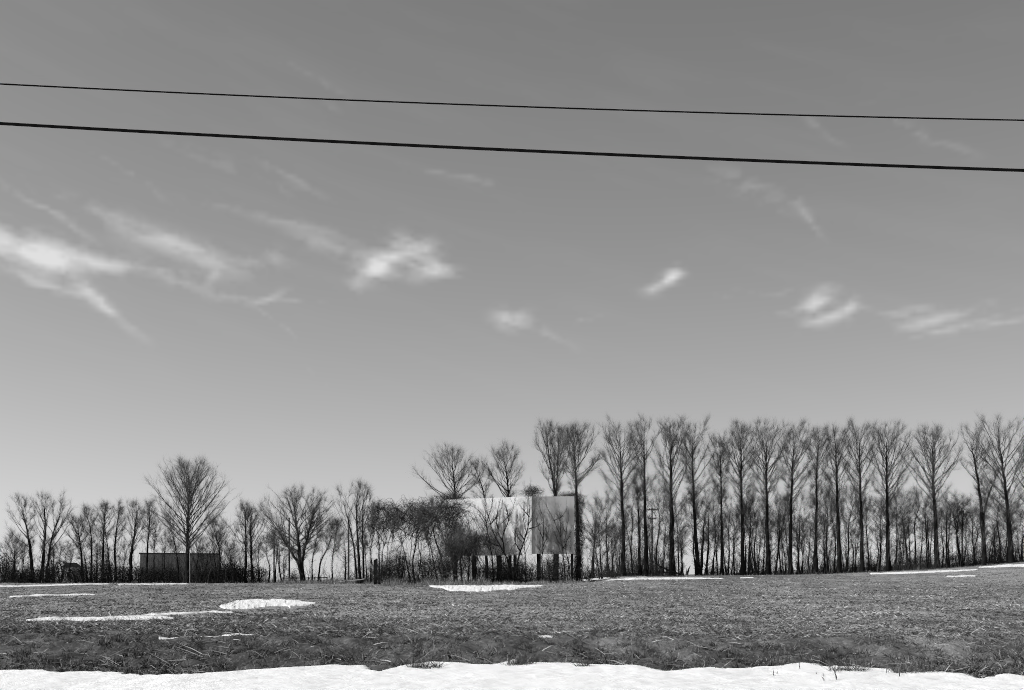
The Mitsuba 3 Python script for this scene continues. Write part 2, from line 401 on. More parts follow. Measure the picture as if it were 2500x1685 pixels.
n = 17000
u = rng.random(n)
cy = 25 / (1 - u * (1 - 25 / 150.0))                 # density falls with distance
cx = rng.uniform(-.53, .53, n) * cy
x, y, ti = tufts(rng, cx, cy, 9, rng.uniform(.04, .16, n) * (1 + cy / 45))
ttn = rng.random(n)
k = ~(in_snow(x, y) & (rng.random(len(x)) < .93)) & (y > 24); x, y, ti = x[k], y[k], ti[k]; n = len(x)
streak = meshkit.fbm(np.stack([x * .5, y * .35, 0 * x], -1), 4, 78)
tone = np.clip(.06 + .50 * rng.random(n) ** 1.2 * (.35 + .8 * ttn[ti]) * np.clip(2.6 * streak - .45, .15, 1.6), .03, .65)
b3 = blades(rng, x, y, rng.uniform(.05, .15, n) * (1 + y / 120), rng.uniform(.012, .026, n) * (1 + y / 90), rng.uniform(.9, 1.62, n), tone)
solo('field_stubble', b3[:2], 'blade', 'short trampled stubble covering the whole field', 'stubble', kind='stuff', color=b3[2])


# ------------------------------------------------------------------ trees
def along(P, R, idx, t):
    """Points, tangents and radii at t in [0, 1] on the polylines idx."""
    K = P.shape[1]
    s = np.clip(t * (K - 1), 0, K - 1.001); i = s.astype(int); w = (s - i)[:, None]
    a, b = P[idx, i], P[idx, i + 1]
    return a * (1 - w) + b * w, unit(b - a), R[idx, i] * (1 - w[:, 0]) + R[idx, i + 1] * w[:, 0]


def sprout(rng, P, R, per, lo, hi, lmin, lmax, K, spread, up, droop=0.0, thick=.55, rmin=.004, rmax=9, absl=None):
    """per children on each polyline; returns their polylines and radii."""
    N = len(P)
    idx = np.repeat(np.arange(N), per)
    t = rng.uniform(lo, hi, len(idx))
    p, d, r = along(P, R, idx, t)
    L = np.linalg.norm(np.diff(P, axis=1), axis=2).sum(1)[idx]
    ln = (L * rng.uniform(lmin, lmax, len(idx)) * (1.15 - .6 * t)) if absl is None else rng.uniform(*absl, len(idx))
    perp = unit(np.cross(d, rng.normal(size=d.shape)))
    dd = unit(d + perp * spread * rng.uniform(.6, 1.3, (len(idx), 1)) + [0, 0, up])
    pts = [p]
    for k in range(K - 1):
        pts.append(pts[-1] + dd * (ln / (K - 1))[:, None])
        dd = unit(dd + rng.normal(0, .13, dd.shape) + [0, 0, up * .55 - droop])
    Q = np.stack(pts, 1)
    r0 = np.clip(r * thick, rmin, rmax)
    return Q, r0[:, None] * np.linspace(1, .35, K)


def bezier(s, e, c, K):
    t = np.linspace(0, 1, K)[None, :, None]
    return s[:, None] * (1 - t) ** 2 + 2 * c[:, None] * t * (1 - t) + e[:, None] * t ** 2


def stem_line(pts, K, rng, wob):
    pts = np.asarray(pts, float)
    t = np.concatenate([[0], np.cumsum(np.linalg.norm(np.diff(pts, axis=0), axis=1))]); t /= t[-1]
    s = np.linspace(0, 1, K)
    P = np.stack([np.interp(s, t, pts[:, i]) for i in range(3)], 1)
    for _ in range(2): P[1:-1] = (P[:-2] + 2 * P[1:-1] + P[2:]) / 4
    P[1:-1, :2] += rng.normal(0, wob, (K - 2, 2))
    return P


def make_tree(key, seed, stems, cl, cr, ytop, yshoulder, ycrown, D, r0, dens=(20, 9, 6, 4), fan=.55, twig=.0040, bushy=0, angles=(16, 40), wide=1.22, mat='twig'):
    """stems: pixel polylines from the foot up; cl..cr, ytop, yshoulder, ycrown: the crown's outline in the photograph; all at distance D."""
    rng = np.random.default_rng(seed)
    n1, n2, n3, n4 = dens
    r0 *= .72
    sc = D / F
    crown, S0 = [], []
    for k, st in enumerate(stems):
        off = 0 if k == 0 else rng.uniform(-.5, .5)
        foot = at(st[0][0], st[0][1], D + off); foot[2] = ground(foot[0], foot[1]) - .1
        pts = [foot] + [at(a, b, D + off + (rng.normal(0, .25) if i else 0)) for i, (a, b) in enumerate(st[1:])]
        K = 14
        P = stem_line(pts, K, rng, r0 * .10)
        rr = r0 * (1 if k == 0 else .72) * np.linspace(1, .12, K) ** .9
        rr[0] *= 1.45; rr[1] *= 1.08
        S0.append((P, np.maximum(rr, .018)))
    trunk = join([tubes(P[None], R[None], 7, tip=True) for P, R in S0])
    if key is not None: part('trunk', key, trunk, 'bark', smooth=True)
    zc, zt, zs = (EYE + (HOR - v) * sc for v in (ycrown, ytop, yshoulder))
    cx, W = ((cl + cr) / 2 - 1250) * sc, max((cr - cl) / 2 * sc, .4)
    W *= wide * rng.uniform(.92, 1.08); zt -= .1
    room = np.array([max(P[-1, 2] - max(zc, P[1, 2]), .3) for P, _ in S0])
    which = rng.permutation(np.searchsorted(np.cumsum(room) / room.sum(), (np.arange(n1) + .5) / n1))
    s, rs, tt = np.zeros((n1, 3)), np.zeros(n1), np.zeros(n1)
    for k, (P, R) in enumerate(S0):                  # limbs leave each stem one after another up its crown length
        m = np.flatnonzero(which == k)
        z0_, z1_ = max(zc, P[1, 2]), max(P[-1, 2] - .1, zc + .3)
        u = ((np.arange(len(m)) + rng.uniform(.1, .9, len(m))) / len(m))
        z = z0_ + (z1_ - z0_) * u
        for i in range(3): s[m, i] = np.interp(z, P[:, 2], P[:, i])
        rs[m] = np.interp(z, P[:, 2], R); tt[m] = u
    phi = np.arange(n1) * 2.39996 + rng.uniform(0, 6) + rng.normal(0, .3, n1)
    if len(S0) > 1:                                  # outer stems throw their limbs outwards
        out = np.array([P[-1, 0] - cx for P, _ in S0])[which]
        flip = (np.abs(out) > .12 * W) & (np.sign(np.cos(phi)) != np.sign(out)) & (rng.random(n1) < .6)
        phi[flip] = np.pi - phi[flip]
    a0, a1 = angles
    ang = np.radians(rng.uniform(-3, 4) + a1 + (a0 - a1) * tt + rng.normal(0, 5.5, n1))
    d = np.stack([np.cos(phi) * np.sin(ang), np.sin(phi) * np.sin(ang), np.cos(ang)], -1)
    l = np.linspace(.4, (zt - zc) * 1.4, 160)
    q = s[:, None] + d[:, None] * l[None, :, None]
    rad = np.hypot(q[..., 0] - cx, q[..., 1] - D)
    zb = zc - .12 * (zt - zc)
    env = np.where(q[..., 2] < zs, W * np.clip((q[..., 2] - zb) / (zs - zb), 0, 1) ** .75, W * np.sqrt(np.clip(1 - ((q[..., 2] - zs) / (zt - zs)) ** 2, 0, 1)))
    beyond = (rad > env) & (l[None] > .9)
    L1 = np.where(beyond.any(1), l[np.argmax(beyond, 1)], 1.2) * np.where(rng.random(n1) < .15, rng.uniform(.55, .85, n1), rng.uniform(.88, 1.0, n1))
    L1 = np.clip(L1, .7, .72 * (zt - zc) + .5)
    e = s + d * L1[:, None]
    h, v = (e - s) * [1, 1, 0], (e - s) * [0, 0, 1]
    c = s + h * fan + v * .44 + rng.normal(0, .10, s.shape)
    P1 = bezier(s, e, c, 8)
    P1[:, 1:-1] += rng.normal(0, .05, P1[:, 1:-1].shape)
    R1 = np.clip(np.minimum(rs * .5, .008 + .0095 * L1), .013, .060)[:, None] * np.linspace(1, .3, 8)
    crown.append(tubes(P1, R1, 4))
    # leaders carry side shoots as well
    Pt = np.stack([P for P, _ in S0]); Rt = np.stack([R for _, R in S0])
    t0 = float(np.clip((zc - Pt[0, 0, 2]) / (Pt[0, -1, 2] - Pt[0, 0, 2]), .05, .9))
    Pl, Rl = sprout(rng, Pt, Rt, max(4, n1 // 2), t0 * .8, .94, .07, .15, 4, .8, .35, thick=.4, rmin=.014, rmax=.04)
    crown.append(tubes(Pl, Rl, 3, True))
    P2, R2 = sprout(rng, P1, R1, n2, .3, 1, .20, .40, 4, .45, .10, thick=.5, rmin=.007, rmax=.016)
    crown.append(tubes(P2, R2, 3, True))
    P2, R2 = np.concatenate([P2, Pl]), np.concatenate([R2, Rl])
    P3, R3 = sprout(rng, P2, R2, n3, .15, 1, .30, .60, 3, .55, .12, thick=.65, rmin=twig * 1.2, rmax=.008)
    crown.append(tubes(P3, R3, 3, True))
    P4, R4 = sprout(rng, P3, R3, n4, .15, 1, 0, 0, 2, .55, .18, thick=.75, rmin=twig * .8, rmax=.007, absl=(.4, 1.2))
    crown.append(tubes(P4, R4, 3, True))
    if bushy:
        Pt2, Rt2 = sprout(rng, Pt, Rt, bushy, .06, max(t0, .4), .05, .14, 5, 1.3, .25, thick=.22, rmin=.011, rmax=.024)
        P5, R5 = sprout(rng, Pt2, Rt2, 6, .1, 1, .25, .55, 3, .8, .1, thick=.7, rmin=.006)
        P6, R6 = sprout(rng, P5, R5, 2, .2, 1, .4, .8, 2, .7, .1, thick=.7, rmin=.0045)
        crown += [tubes(Pt2, Rt2, 3, True), tubes(P5, R5, 3, True), tubes(P6, R6, 3, True)]
    if key is None: return trunk, join(crown)
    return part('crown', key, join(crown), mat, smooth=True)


def tangle(rng, c, rad, n, K, step, r, turn=.45, droop=.02, flat=0.0, box_=False):
    """Thin rambling stems that wander inside an ellipsoid (c, rad)."""
    c, rad = np.asarray(c, float), np.asarray(rad, float)
    u = rng.normal(0, .46, (n, 3)); u /= np.maximum(1, np.linalg.norm(u, axis=1, keepdims=True))
    p = c + u * rad
    d = unit(rng.normal(size=(n, 3)) + [0, 0, .3])
    pts = [p]
    for _ in range(K - 1):
        d = unit(d + rng.normal(0, turn, (n, 3)) - [0, 0, droop])
        q = (pts[-1] + d * step - c) / rad
        out = np.linalg.norm(q, axis=1, keepdims=True)
        d = unit(np.where(out > 1, d - .45 * unit(q / rad) * np.clip(out - .9, 0, 1.2), d))
        pts.append(pts[-1] + d * step * rng.uniform(.6, 1.3, (n, 1)))
    P = np.stack(pts, 1)
    return tubes(P, np.broadcast_to(r * rng.uniform(.6, 1.4, (n, 1)) * np.linspace(1, .5, K), (n, K)), 3, True)


def leaves(rng, c, rad, n, size):
    u = unit(rng.normal(size=(n, 3))) * rng.random((n, 1)) ** (1 / 3)
    p = np.asarray(c) + u * np.asarray(rad)
    a, b = unit(rng.normal(size=(n, 3))), unit(rng.normal(size=(n, 3)))
    s = size * rng.uniform(.5, 1.4, (n, 1))
    V = np.stack([p, p + a * s, p + b * s * .6], 1).reshape(-1, 3)
    return V, np.arange(3 * n).reshape(-1, 3)


GP = 'tall bare trees in the row at right'
ORD = ['first', 'second', 'third', 'fourth', 'fifth', 'sixth', 'seventh', 'eighth', 'ninth', 'tenth', 'eleventh', 'twelfth', 'thirteenth', 'fourteenth', 'fifteenth', 'sixteenth', 'seventeenth']
BIG = (46, 6, 7, 4)
# (label, stems, cl, cr, ytop, yshoulder, ycrown, D, r0)
TALL = [
    ('tall bare tree with a narrow upright crown, first past the ivy-covered trunk', [[(1522, 1404), (1521, 1300), (1518, 1170), (1512, 1080)]], 1468, 1554, 1022, 1095, 1215, 131, .40),
    ('tallest bare tree beside the crossarm pole, its foot split in two stems', [[(1578, 1404), (1576, 1300), (1573, 1150), (1573, 1070)], [(1563, 1404), (1560, 1290), (1556, 1180)]], 1547, 1612, 1013, 1080, 1190, 131, .40),
    ('broad fan-crowned bare tree with a stout flared foot beside a fallen branch', [[(1641, 1403), (1640, 1280), (1637, 1150), (1640, 1060)]], 1602, 1690, 1023, 1090, 1240, 130, .50),
    ('bare tree leaning left from a two-stemmed foot, right of the broad fan-crowned tree', [[(1704, 1403), (1697, 1270), (1691, 1160), (1690, 1080)], [(1710, 1403), (1718, 1290), (1724, 1235)]], 1668, 1748, 1027, 1090, 1200, 131, .40),
    ('thin wispy-crowned bare tree with a dark thick foot, squeezed between two larger ones', [[(1763, 1404), (1762, 1340), (1760, 1180), (1758, 1100)]], 1736, 1778, 1052, 1110, 1200, 131, .30),
    ('bare tree with a straight trunk and regular fan crown, left of the vase-forked tree', [[(1813, 1404), (1812, 1300), (1810, 1160), (1808, 1070)]], 1768, 1842, 1034, 1095, 1190, 131, .38),
    ('bare tree whose trunk forks into a wide vase crown above the dark thicket', [[(1875, 1404), (1873, 1270), (1871, 1180), (1870, 1090)]], 1834, 1914, 1027, 1090, 1190, 131, .40),
    ('bare tree with a crown leaning right over a bushy lower trunk', [[(1930, 1404), (1930, 1270), (1934, 1150), (1938, 1080)]], 1912, 1986, 1033, 1090, 1200, 131, .38),
    ('slender bare tree with a very narrow crown between two fan-crowned ones', [[(1991, 1403), (1993, 1270), (1994, 1150), (1998, 1080)]], 1976, 2028, 1043, 1110, 1210, 131, .33),
    ('straight bare tree with a tall narrow crown and thick dark foot', [[(2050, 1402), (2046, 1270), (2042, 1150), (2040, 1080)]], 2014, 2074, 1038, 1100, 1220, 131, .40),
    ('bare tree with a very straight clean trunk and slim spindle crown', [[(2105, 1400), (2103, 1270), (2099, 1150), (2098, 1070)]], 2062, 2134, 1028, 1090, 1240, 131, .36),
    ('bare tree with a full wide crown and ragged twigs halfway up the trunk', [[(2168, 1396), (2167, 1280), (2166, 1170), (2164, 1080)]], 2126, 2220, 1034, 1095, 1210, 131, .40),
    ('bare tree rising alone above a vine-choked lower trunk', [[(2289, 1389), (2284, 1270), (2279, 1170), (2275, 1080)]], 2222, 2324, 1045, 1105, 1200, 131, .44),
    ('bare tree leaning left with a long forked limb at right', [[(2404, 1381), (2396, 1240), (2388, 1170), (2370, 1080)], [(2406, 1381), (2400, 1250), (2425, 1180), (2436, 1150)]], 2318, 2400, 1030, 1100, 1230, 130, .40),
    ('tall leaning bare tree, last whole one at the right edge', [[(2470, 1375), (2462, 1260), (2452, 1170), (2440, 1080)]], 2390, 2506, 1011, 1090, 1250, 130, .46),
    ('bare tree half outside the right edge of the picture', [[(2545, 1370), (2540, 1260), (2536, 1150)]], 2484, 2600, 1040, 1120, 1260, 131, .40),
]
for i, (lab, st, cl, cr, yt, ysd, yc, D, r0) in enumerate(TALL):
    make_tree(thing('tall_bare_tree', lab, 'tree', GP), 100 + i, st, cl, cr, yt, ysd, yc + 40, D, r0, BIG, bushy=44, angles=(24, 40), wide=1.5)

GB = 'bare trees rising behind the billboard'
BEHIND = [
    ('round-crowned bare tree rising behind the left end of the billboard', [[(1112, 1408), (1112, 1230), (1110, 1180), (1104, 1130)]], 1024, 1160, 1090, 1180, 1240, 126, .34, (40, 7, 6, 3)),
    ('low sprawling bare tree behind the billboard between two rounder ones', [[(1188, 1408), (1186, 1220), (1172, 1170), (1160, 1140)]], 1148, 1202, 1120, 1180, 1240, 126, .28, (20, 7, 6, 3)),
    ('bare tree with upswept branches behind the middle of the billboard', [[(1246, 1408), (1243, 1215), (1236, 1160), (1232, 1120)]], 1178, 1270, 1082, 1150, 1230, 127, .34, (32, 7, 6, 3)),
    ('tall two-leadered bare tree behind the right half of the billboard', [[(1356, 1406), (1355, 1205), (1342, 1130), (1336, 1070)], [(1357, 1406), (1358, 1200), (1362, 1110), (1364, 1070)]], 1284, 1380, 1033, 1110, 1215, 128, .38, BIG),
]
for i, (lab, st, cl, cr, yt, ysd, yc, D, r0, dn) in enumerate(BEHIND):
    make_tree(thing('bare_tree_behind_billboard', lab, 'tree', GB), 200 + i, st, cl, cr, yt, ysd, yc, D, r0, dn, angles=((20, 55), (20, 50), (18, 42), (12, 36))[i])

# the ivy-covered tree at the billboard's right end
k = thing('ivy_covered_tree', 'bare tree with trunk thickly wrapped in dark ivy at the right end of the billboard', 'tree')
make_tree(k, 250, [[(1413, 1412), (1411, 1300), (1408, 1205), (1402, 1110), (1400, 1070)]], 1368, 1462, 1038, 1110, 1205, 117, .36, BIG)
rng = np.random.default_rng(251)
ms = []
for yy in np.linspace(1404, 1218, 12):
    c = at(1411 + rng.normal(0, 1.5), yy, 117)
    w = .50 + .12 * rng.random() + (.25 if yy < 1240 else 0)
    ms += [tangle(rng, c, [w, w, .6], 90, 6, .16, .014, .6), leaves(rng, c, [w, w, .6], 700, .11)]
part('ivy', k, join(ms), 'dark_leaf')

# left-hand trees: (name, label, stems, cl, cr, ytop, yshoulder, ycrown, D, r0, dens, fan)
MED, SML = (32, 5, 6, 3), (18, 5, 5, 3)
LEFT = [
    ('leaning_bare_tree', 'bare tree leaning left, with open crooked limbs, at the far left', [[(82, 1424), (74, 1340), (66, 1290), (52, 1240)]], 18, 78, 1212, 1262, 1345, 134, .36, (24, 6, 6, 3), .6),
    ('bare_tree', 'bare tree with a tall vase crown just right of the leaning tree', [[(101, 1424), (108, 1340), (111, 1280), (108, 1230)], [(112, 1424), (124, 1320), (148, 1250)]], 80, 168, 1200, 1262, 1350, 133, .34, (34, 5, 6, 3), .6),
    ('low_bare_tree', 'low dense bare tree under the leaning tree at the left edge', [[(34, 1424), (36, 1370), (34, 1330)]], 2, 58, 1302, 1350, 1380, 132, .20, MED, .6),
    ('bare_tree', 'bare tree with bent twigs sweeping left, first of the clustered group at left', [[(202, 1424), (200, 1360), (193, 1310), (188, 1280)]], 152, 214, 1262, 1300, 1350, 134, .24, MED, .6),
    ('bare_tree', 'slim bare tree second in the clustered group at left', [[(222, 1424), (224, 1340), (222, 1290), (208, 1250)]], 194, 238, 1240, 1290, 1340, 136, .20, MED, .55),
    ('bare_tree', 'tallest bare tree in the middle of the clustered group at left', [[(250, 1424), (252, 1330), (254, 1270), (258, 1240)]], 226, 282, 1228, 1275, 1330, 135, .26, (32, 5, 6, 3), .55),
    ('bare_tree', 'dense-topped bare tree with forked trunk, last of the clustered group at left', [[(283, 1424), (280, 1330), (286, 1280), (292, 1240)], [(272, 1424), (262, 1330), (256, 1290)]], 262, 304, 1230, 1280, 1330, 134, .24, MED, .55),
    ('bare_tree', 'bare tree with a stout straight trunk standing left of the grey shed', [[(319, 1424), (320, 1350), (330, 1290), (334, 1250)]], 296, 356, 1224, 1280, 1345, 133, .36, (32, 5, 6, 3), .55),
    ('bare_tree', 'slender bare tree in front of the left end of the grey shed', [[(357, 1424), (360, 1340), (366, 1270), (366, 1240)]], 348, 384, 1222, 1280, 1330, 133, .22, MED, .5),
    ('thin_bare_tree', 'thin bare tree in front of the shed, second from its left end', [[(376, 1424), (376, 1340), (380, 1290)]], 362, 402, 1262, 1300, 1350, 133, .14, SML, .5),
    ('thin_bare_tree', 'thin crooked bare tree in front of the shed, close left of the largest tree', [[(437, 1424), (434, 1370), (424, 1310), (416, 1280)]], 396, 440, 1256, 1300, 1360, 132, .17, MED, .5),
    ('large_bare_tree', 'largest bare tree at left, broad egg-shaped crown, in front of the grey shed', [[(458, 1424), (458, 1340), (460, 1250), (464, 1170)]], 372, 548, 1122, 1225, 1345, 130, .42, (84, 6, 6, 4), .5),
    ('thin_bare_tree', 'curved bare tree at the right end of the grey shed', [[(533, 1424), (538, 1370), (534, 1330), (522, 1290)]], 502, 560, 1256, 1300, 1345, 133, .20, MED, .6),
    ('bare_tree', 'bare tree with a flat bushy crown, left one of the crossing pair', [[(599, 1424), (601, 1360), (600, 1290), (596, 1240)]], 558, 620, 1234, 1285, 1360, 133, .24, (34, 5, 6, 3), .6),
    ('bare_tree', 'bare tree with curved lower trunk, right one of the crossing pair', [[(618, 1424), (614, 1370), (612, 1300), (614, 1250)]], 594, 652, 1240, 1290, 1360, 132, .26, (32, 5, 6, 3), .6),
    ('round_bare_tree', 'wide dome-crowned bare tree with a thick short leaning trunk splitting into many stems', [[(742, 1412), (733, 1375), (728, 1310), (716, 1230)], [(738, 1412), (732, 1375), (708, 1345), (676, 1290)], [(742, 1412), (736, 1370), (752, 1310), (768, 1240)]], 640, 806, 1187, 1270, 1365, 128, .42, (84, 6, 6, 4), .5),
    ('thin_bare_tree', 'thin upright bare tree just right of the dome-crowned tree', [[(762, 1416), (762, 1370), (770, 1330), (776, 1300)]], 746, 792, 1262, 1310, 1360, 129, .14, SML, .5),
    ('thin_bare_tree', 'bowed thin bare tree curving right beyond the dome-crowned tree', [[(776, 1416), (782, 1370), (800, 1340), (816, 1290)]], 786, 838, 1262, 1310, 1350, 129, .17, SML, .5),
    ('thin_bare_tree', 'bare tree with weak drooping shoots in the gap before the many-stemmed tree', [[(812, 1416), (810, 1370), (818, 1320), (822, 1290)]], 796, 846, 1268, 1320, 1360, 128, .12, MED, .6),
    ('many_stemmed_bare_tree', 'many-stemmed upright bare tree left of the vine thicket', [[(880, 1420), (874, 1330), (870, 1260), (872, 1200)], [(872, 1420), (866, 1340), (850, 1270), (838, 1220)], [(888, 1420), (886, 1330), (884, 1260), (890, 1200)]], 818, 906, 1180, 1240, 1350, 122, .26, (40, 5, 6, 3), .5),
]
for i, (nm, lab, st, cl, cr, yt, ysd, yc, D, r0, dn, fan) in enumerate(LEFT):
    make_tree(thing(nm, lab, 'tree'), 300 + i, st, cl, cr, yt, ysd, yc, D, r0, dn, fan, bushy=10, angles={'large_bare_tree': (22, 45), 'round_bare_tree': (26, 62)}.get(nm, (18, 44)))

# smaller trees under and behind the tall row: (px, ytop, half width px, lean px, D, r0)
UNDER = [(1448, 1225, 30, 6, 137, .14), (1470, 1262, 22, -8, 120, .12), (1484, 1210, 26, -6, 140, .15), (1497, 1290, 18, 8, 121, .10), (1508, 1255, 22, 10, 136, .12), (1545, 1195, 24, -2, 141, .16),
         (1602, 1178, 30, 6, 140, .17), (1618, 1235, 20, 4, 138, .12), (1660, 1300, 18, 14, 137, .10), (1668, 1255, 22, -4, 142, .13), (1722, 1180, 34, 2, 138, .20), (1738, 1260, 22, 12, 135, .12),
         (1752, 1222, 24, -8, 141, .14), (1778, 1210, 28, -3, 137, .15), (1792, 1250, 18, -8, 135, .11), (1828, 1196, 26, 8, 139, .15), (1838, 1230, 22, -10, 136, .12), (1848, 1205, 24, -6, 141, .14), (1862, 1240, 18, 4, 138, .11),
         (1892, 1204, 28, 0, 140, .15), (1908, 1215, 24, -10, 137, .12), (1918, 1260, 18, -6, 142, .11), (1946, 1205, 28, 4, 139, .14), (1958, 1275, 20, 8, 136, .11), (1974, 1262, 24, 4, 138, .13), (2010, 1270, 22, 6, 136, .12),
         (2020, 1185, 28, -8, 141, .15), (2034, 1215, 20, -4, 140, .12), (2068, 1190, 26, 4, 140, .14), (2080, 1240, 20, 4, 138, .12), (2122, 1215, 28, -4, 141, .14), (2148, 1230, 24, -5, 139, .12), (2186, 1200, 34, 6, 139, .15), (2196, 1270, 20, 8, 136, .11),
         (2218, 1210, 32, -16, 137, .18), (2234, 1200, 34, 4, 136, .18), (2262, 1196, 30, -2, 138, .17), (2312, 1205, 36, 3, 137, .17), (2344, 1220, 32, -4, 135, .20), (2352, 1210, 34, -6, 138, .16), (2380, 1250, 26, 10, 136, .12),
         (2420, 1262, 26, 8, 134, .12), (2442, 1200, 32, -10, 136, .16), (2460, 1230, 28, 2, 137, .13), (2496, 1220, 30, 6, 136, .14), (2512, 1250, 26, 2, 134, .13),
         (120, 1335, 26, -4, 140, .11), (150, 1322, 26, 6, 138, .11), (172, 1318, 28, 8, 141, .12), (236, 1300, 24, -2, 140, .11), (298, 1318, 20, 4, 139, .10), (395, 1302, 22, 4, 131, .10), (480, 1300, 24, 6, 129, .10), (505, 1312, 22, -6, 130, .10),
         (560, 1318, 24, 6, 136, .10), (576, 1330, 20, -4, 138, .09), (655, 1300, 24, 4, 134, .11), (694, 1330, 22, 6, 135, .10), (842, 1290, 24, -4, 126, .11), (905, 1262, 26, 4, 124, .13)]
TENS = {2: 'twenty', 3: 'thirty', 4: 'forty', 5: 'fifty', 6: 'sixty', 7: 'seventy', 8: 'eighty'}


def nth(i):
    i += 1
    if i <= 17: return ORD[i - 1]
    if i < 20: return {18: 'eighteenth', 19: 'nineteenth'}[i]
    return TENS[i // 10][:-1] + 'ieth' if i % 10 == 0 else TENS[i // 10] + '-' + ORD[i % 10 - 1]


_r = np.random.default_rng(77)
UNDER += [(q + .3, int(_r.uniform(1275, 1330)), int(_r.uniform(18, 28)), int(_r.uniform(-9, 9)), float(_r.uniform(134, 141)), float(_r.uniform(.07, .10))) for q in (60, 132, 212, 266, 524, 632, 672, 688)]
UNDER += [(round(float(q), 2), int(_r.uniform(1195, 1300)), int(_r.uniform(16, 30)), int(_r.uniform(-12, 12)), float(_r.uniform(133, 144)), float(_r.uniform(.08, .14))) for q in np.linspace(1452, 2490, 30) + _r.uniform(-12, 12, 30)]
GU = 'slender understorey trees along the tree row'
MODEL = []                                           # a dozen models, 200 px tall at 138 m with the foot at px 1250
DM = 138.0
yb = HOR - (ground(0.0, DM) - EYE) / DM * F
for i in range(12):
    rng = np.random.default_rng(500 + i)
    ln, wob = rng.uniform(-10, 10), rng.normal(0, 6, 3)
    sts = [[(1250, yb), (1250 + ln * .3 + wob[0], yb - 60), (1250 + ln * .6 + wob[1], yb - 110), (1250 + ln + wob[2], yb - 160)]]
    if i % 2:                                        # a second stem from the same foot
        o = rng.choice([-1, 1]) * rng.uniform(6, 14)
        sts.append([(1250 + o * .3, yb), (1250 + o, yb - 60), (1250 + o * 1.5 + wob[2], yb - 145)])
    hw = rng.uniform(24, 36)
    meshes = make_tree(None, 520 + i, sts, 1250 - hw + ln * .6, 1250 + hw + ln * .6, yb - 200, yb - 200 + rng.uniform(44, 80), yb - rng.uniform(50, 100), DM, .17, (24, 6, 6, 3), .6, bushy=18, angles=(18, 50), wide=1.3)
    o = np.array([0, DM, ground(0.0, DM)])
    for nm, m, mat in zip(('trunk', 'crown'), meshes, ('bark', 'dark_twig')):
        scene[f'understorey_model_{nm}_{i}'] = {'type': 'shapegroup', nm: mikit.ply((m[0] - o, m[1]), mat, smooth=True)}
for i, (px, yt, hw, ln, D, r0) in enumerate(UNDER):
    grp = [sorted(u[0] for u in UNDER if lo <= u[0] < hi) for lo, hi in ((0, 700), (700, 1000), (1000, 9999))]
    gi = 0 if px < 700 else 1 if px < 1000 else 2
    where = nth(grp[gi].index(px)) + (' small tree counting from the left edge', ' small tree beside the many-stemmed tree', ' small tree counting right from the billboard')[gi]
    rng = np.random.default_rng(400 + i)
    x = (px - 1250) / F * D; gz = float(ground(x, D))
    hgt = (HOR - (gz - EYE) / D * F) - yt + (10 if px > 1000 else 0)
    lean = 'leaning right' if ln > 5 else 'leaning left' if ln < -5 else 'upright'
    size = 'taller' if hgt > 200 else 'shorter' if hgt < 140 else 'middling'
    k = thing('understorey_tree', f'{size} slender bare tree, {lean}, {where}', 'tree', GU)
    sz = hgt / 200 * D / DM; sx = sz * .35 + .65 * hw / 27
    tw = T().translate([x, D, gz]).rotate([0, 1, 0], ln * .45).rotate([0, 0, 1], float(rng.uniform(0, 360))).scale([sx, sx, sz])
    for nm in ('trunk', 'crown'):
        scene[f'{k}__{nm}'] = {'type': 'instance', 'to_world': tw, 'group': {'type': 'ref', 'id': f'understorey_model_{nm}_{i % 12}'}}

# vine-tangled trees left of and over the billboard
VINE = [
    ('vine-draped bare tree with a forked trunk, leftmost of the vine thicket', [[(926, 1416), (926, 1360), (925, 1310), (924, 1260)], [(930, 1400), (934, 1340), (948, 1308)]], [(940, 1240, 30, 14), (918, 1262, 20, 22), (962, 1258, 26, 22), (950, 1285, 18, 14)], 118, .16),
    ('thickly vine-draped tree in the middle of the vine thicket', [[(1013, 1422), (1006, 1370), (1018, 1320), (1020, 1284)], [(1004, 1390), (986, 1340), (970, 1300)]], [(1000, 1242, 40, 16), (982, 1268, 34, 24), (1030, 1250, 32, 20), (1018, 1280, 32, 22), (1040, 1240, 22, 14)], 116, .17),
    ('arching vine-draped tree overhanging the left end of the billboard', [[(1092, 1410), (1075, 1350), (1055, 1300), (1066, 1264), (1085, 1260)], [(1070, 1390), (1050, 1330), (1040, 1290)]], [(1075, 1245, 36, 20), (1050, 1290, 36, 34), (1095, 1270, 34, 30), (1112, 1305, 28, 30), (1088, 1335, 30, 26), (1118, 1250, 24, 34), (1098, 1240, 26, 22)], 114, .17),
    ('dark vine mound slumped against the lower left of the billboard', [[(1128, 1418), (1124, 1370), (1130, 1330)], [(1142, 1418), (1146, 1360), (1160, 1318), (1178, 1310)], [(1110, 1418), (1104, 1370), (1098, 1330)]],
     [(1122, 1384, 28, 34), (1098, 1372, 26, 40), (1138, 1356, 24, 28), (1112, 1338, 26, 26), (1158, 1330, 20, 16), (1176, 1318, 20, 9), (1192, 1328, 14, 8), (1150, 1312, 12, 6)], 111.5, .18),
]
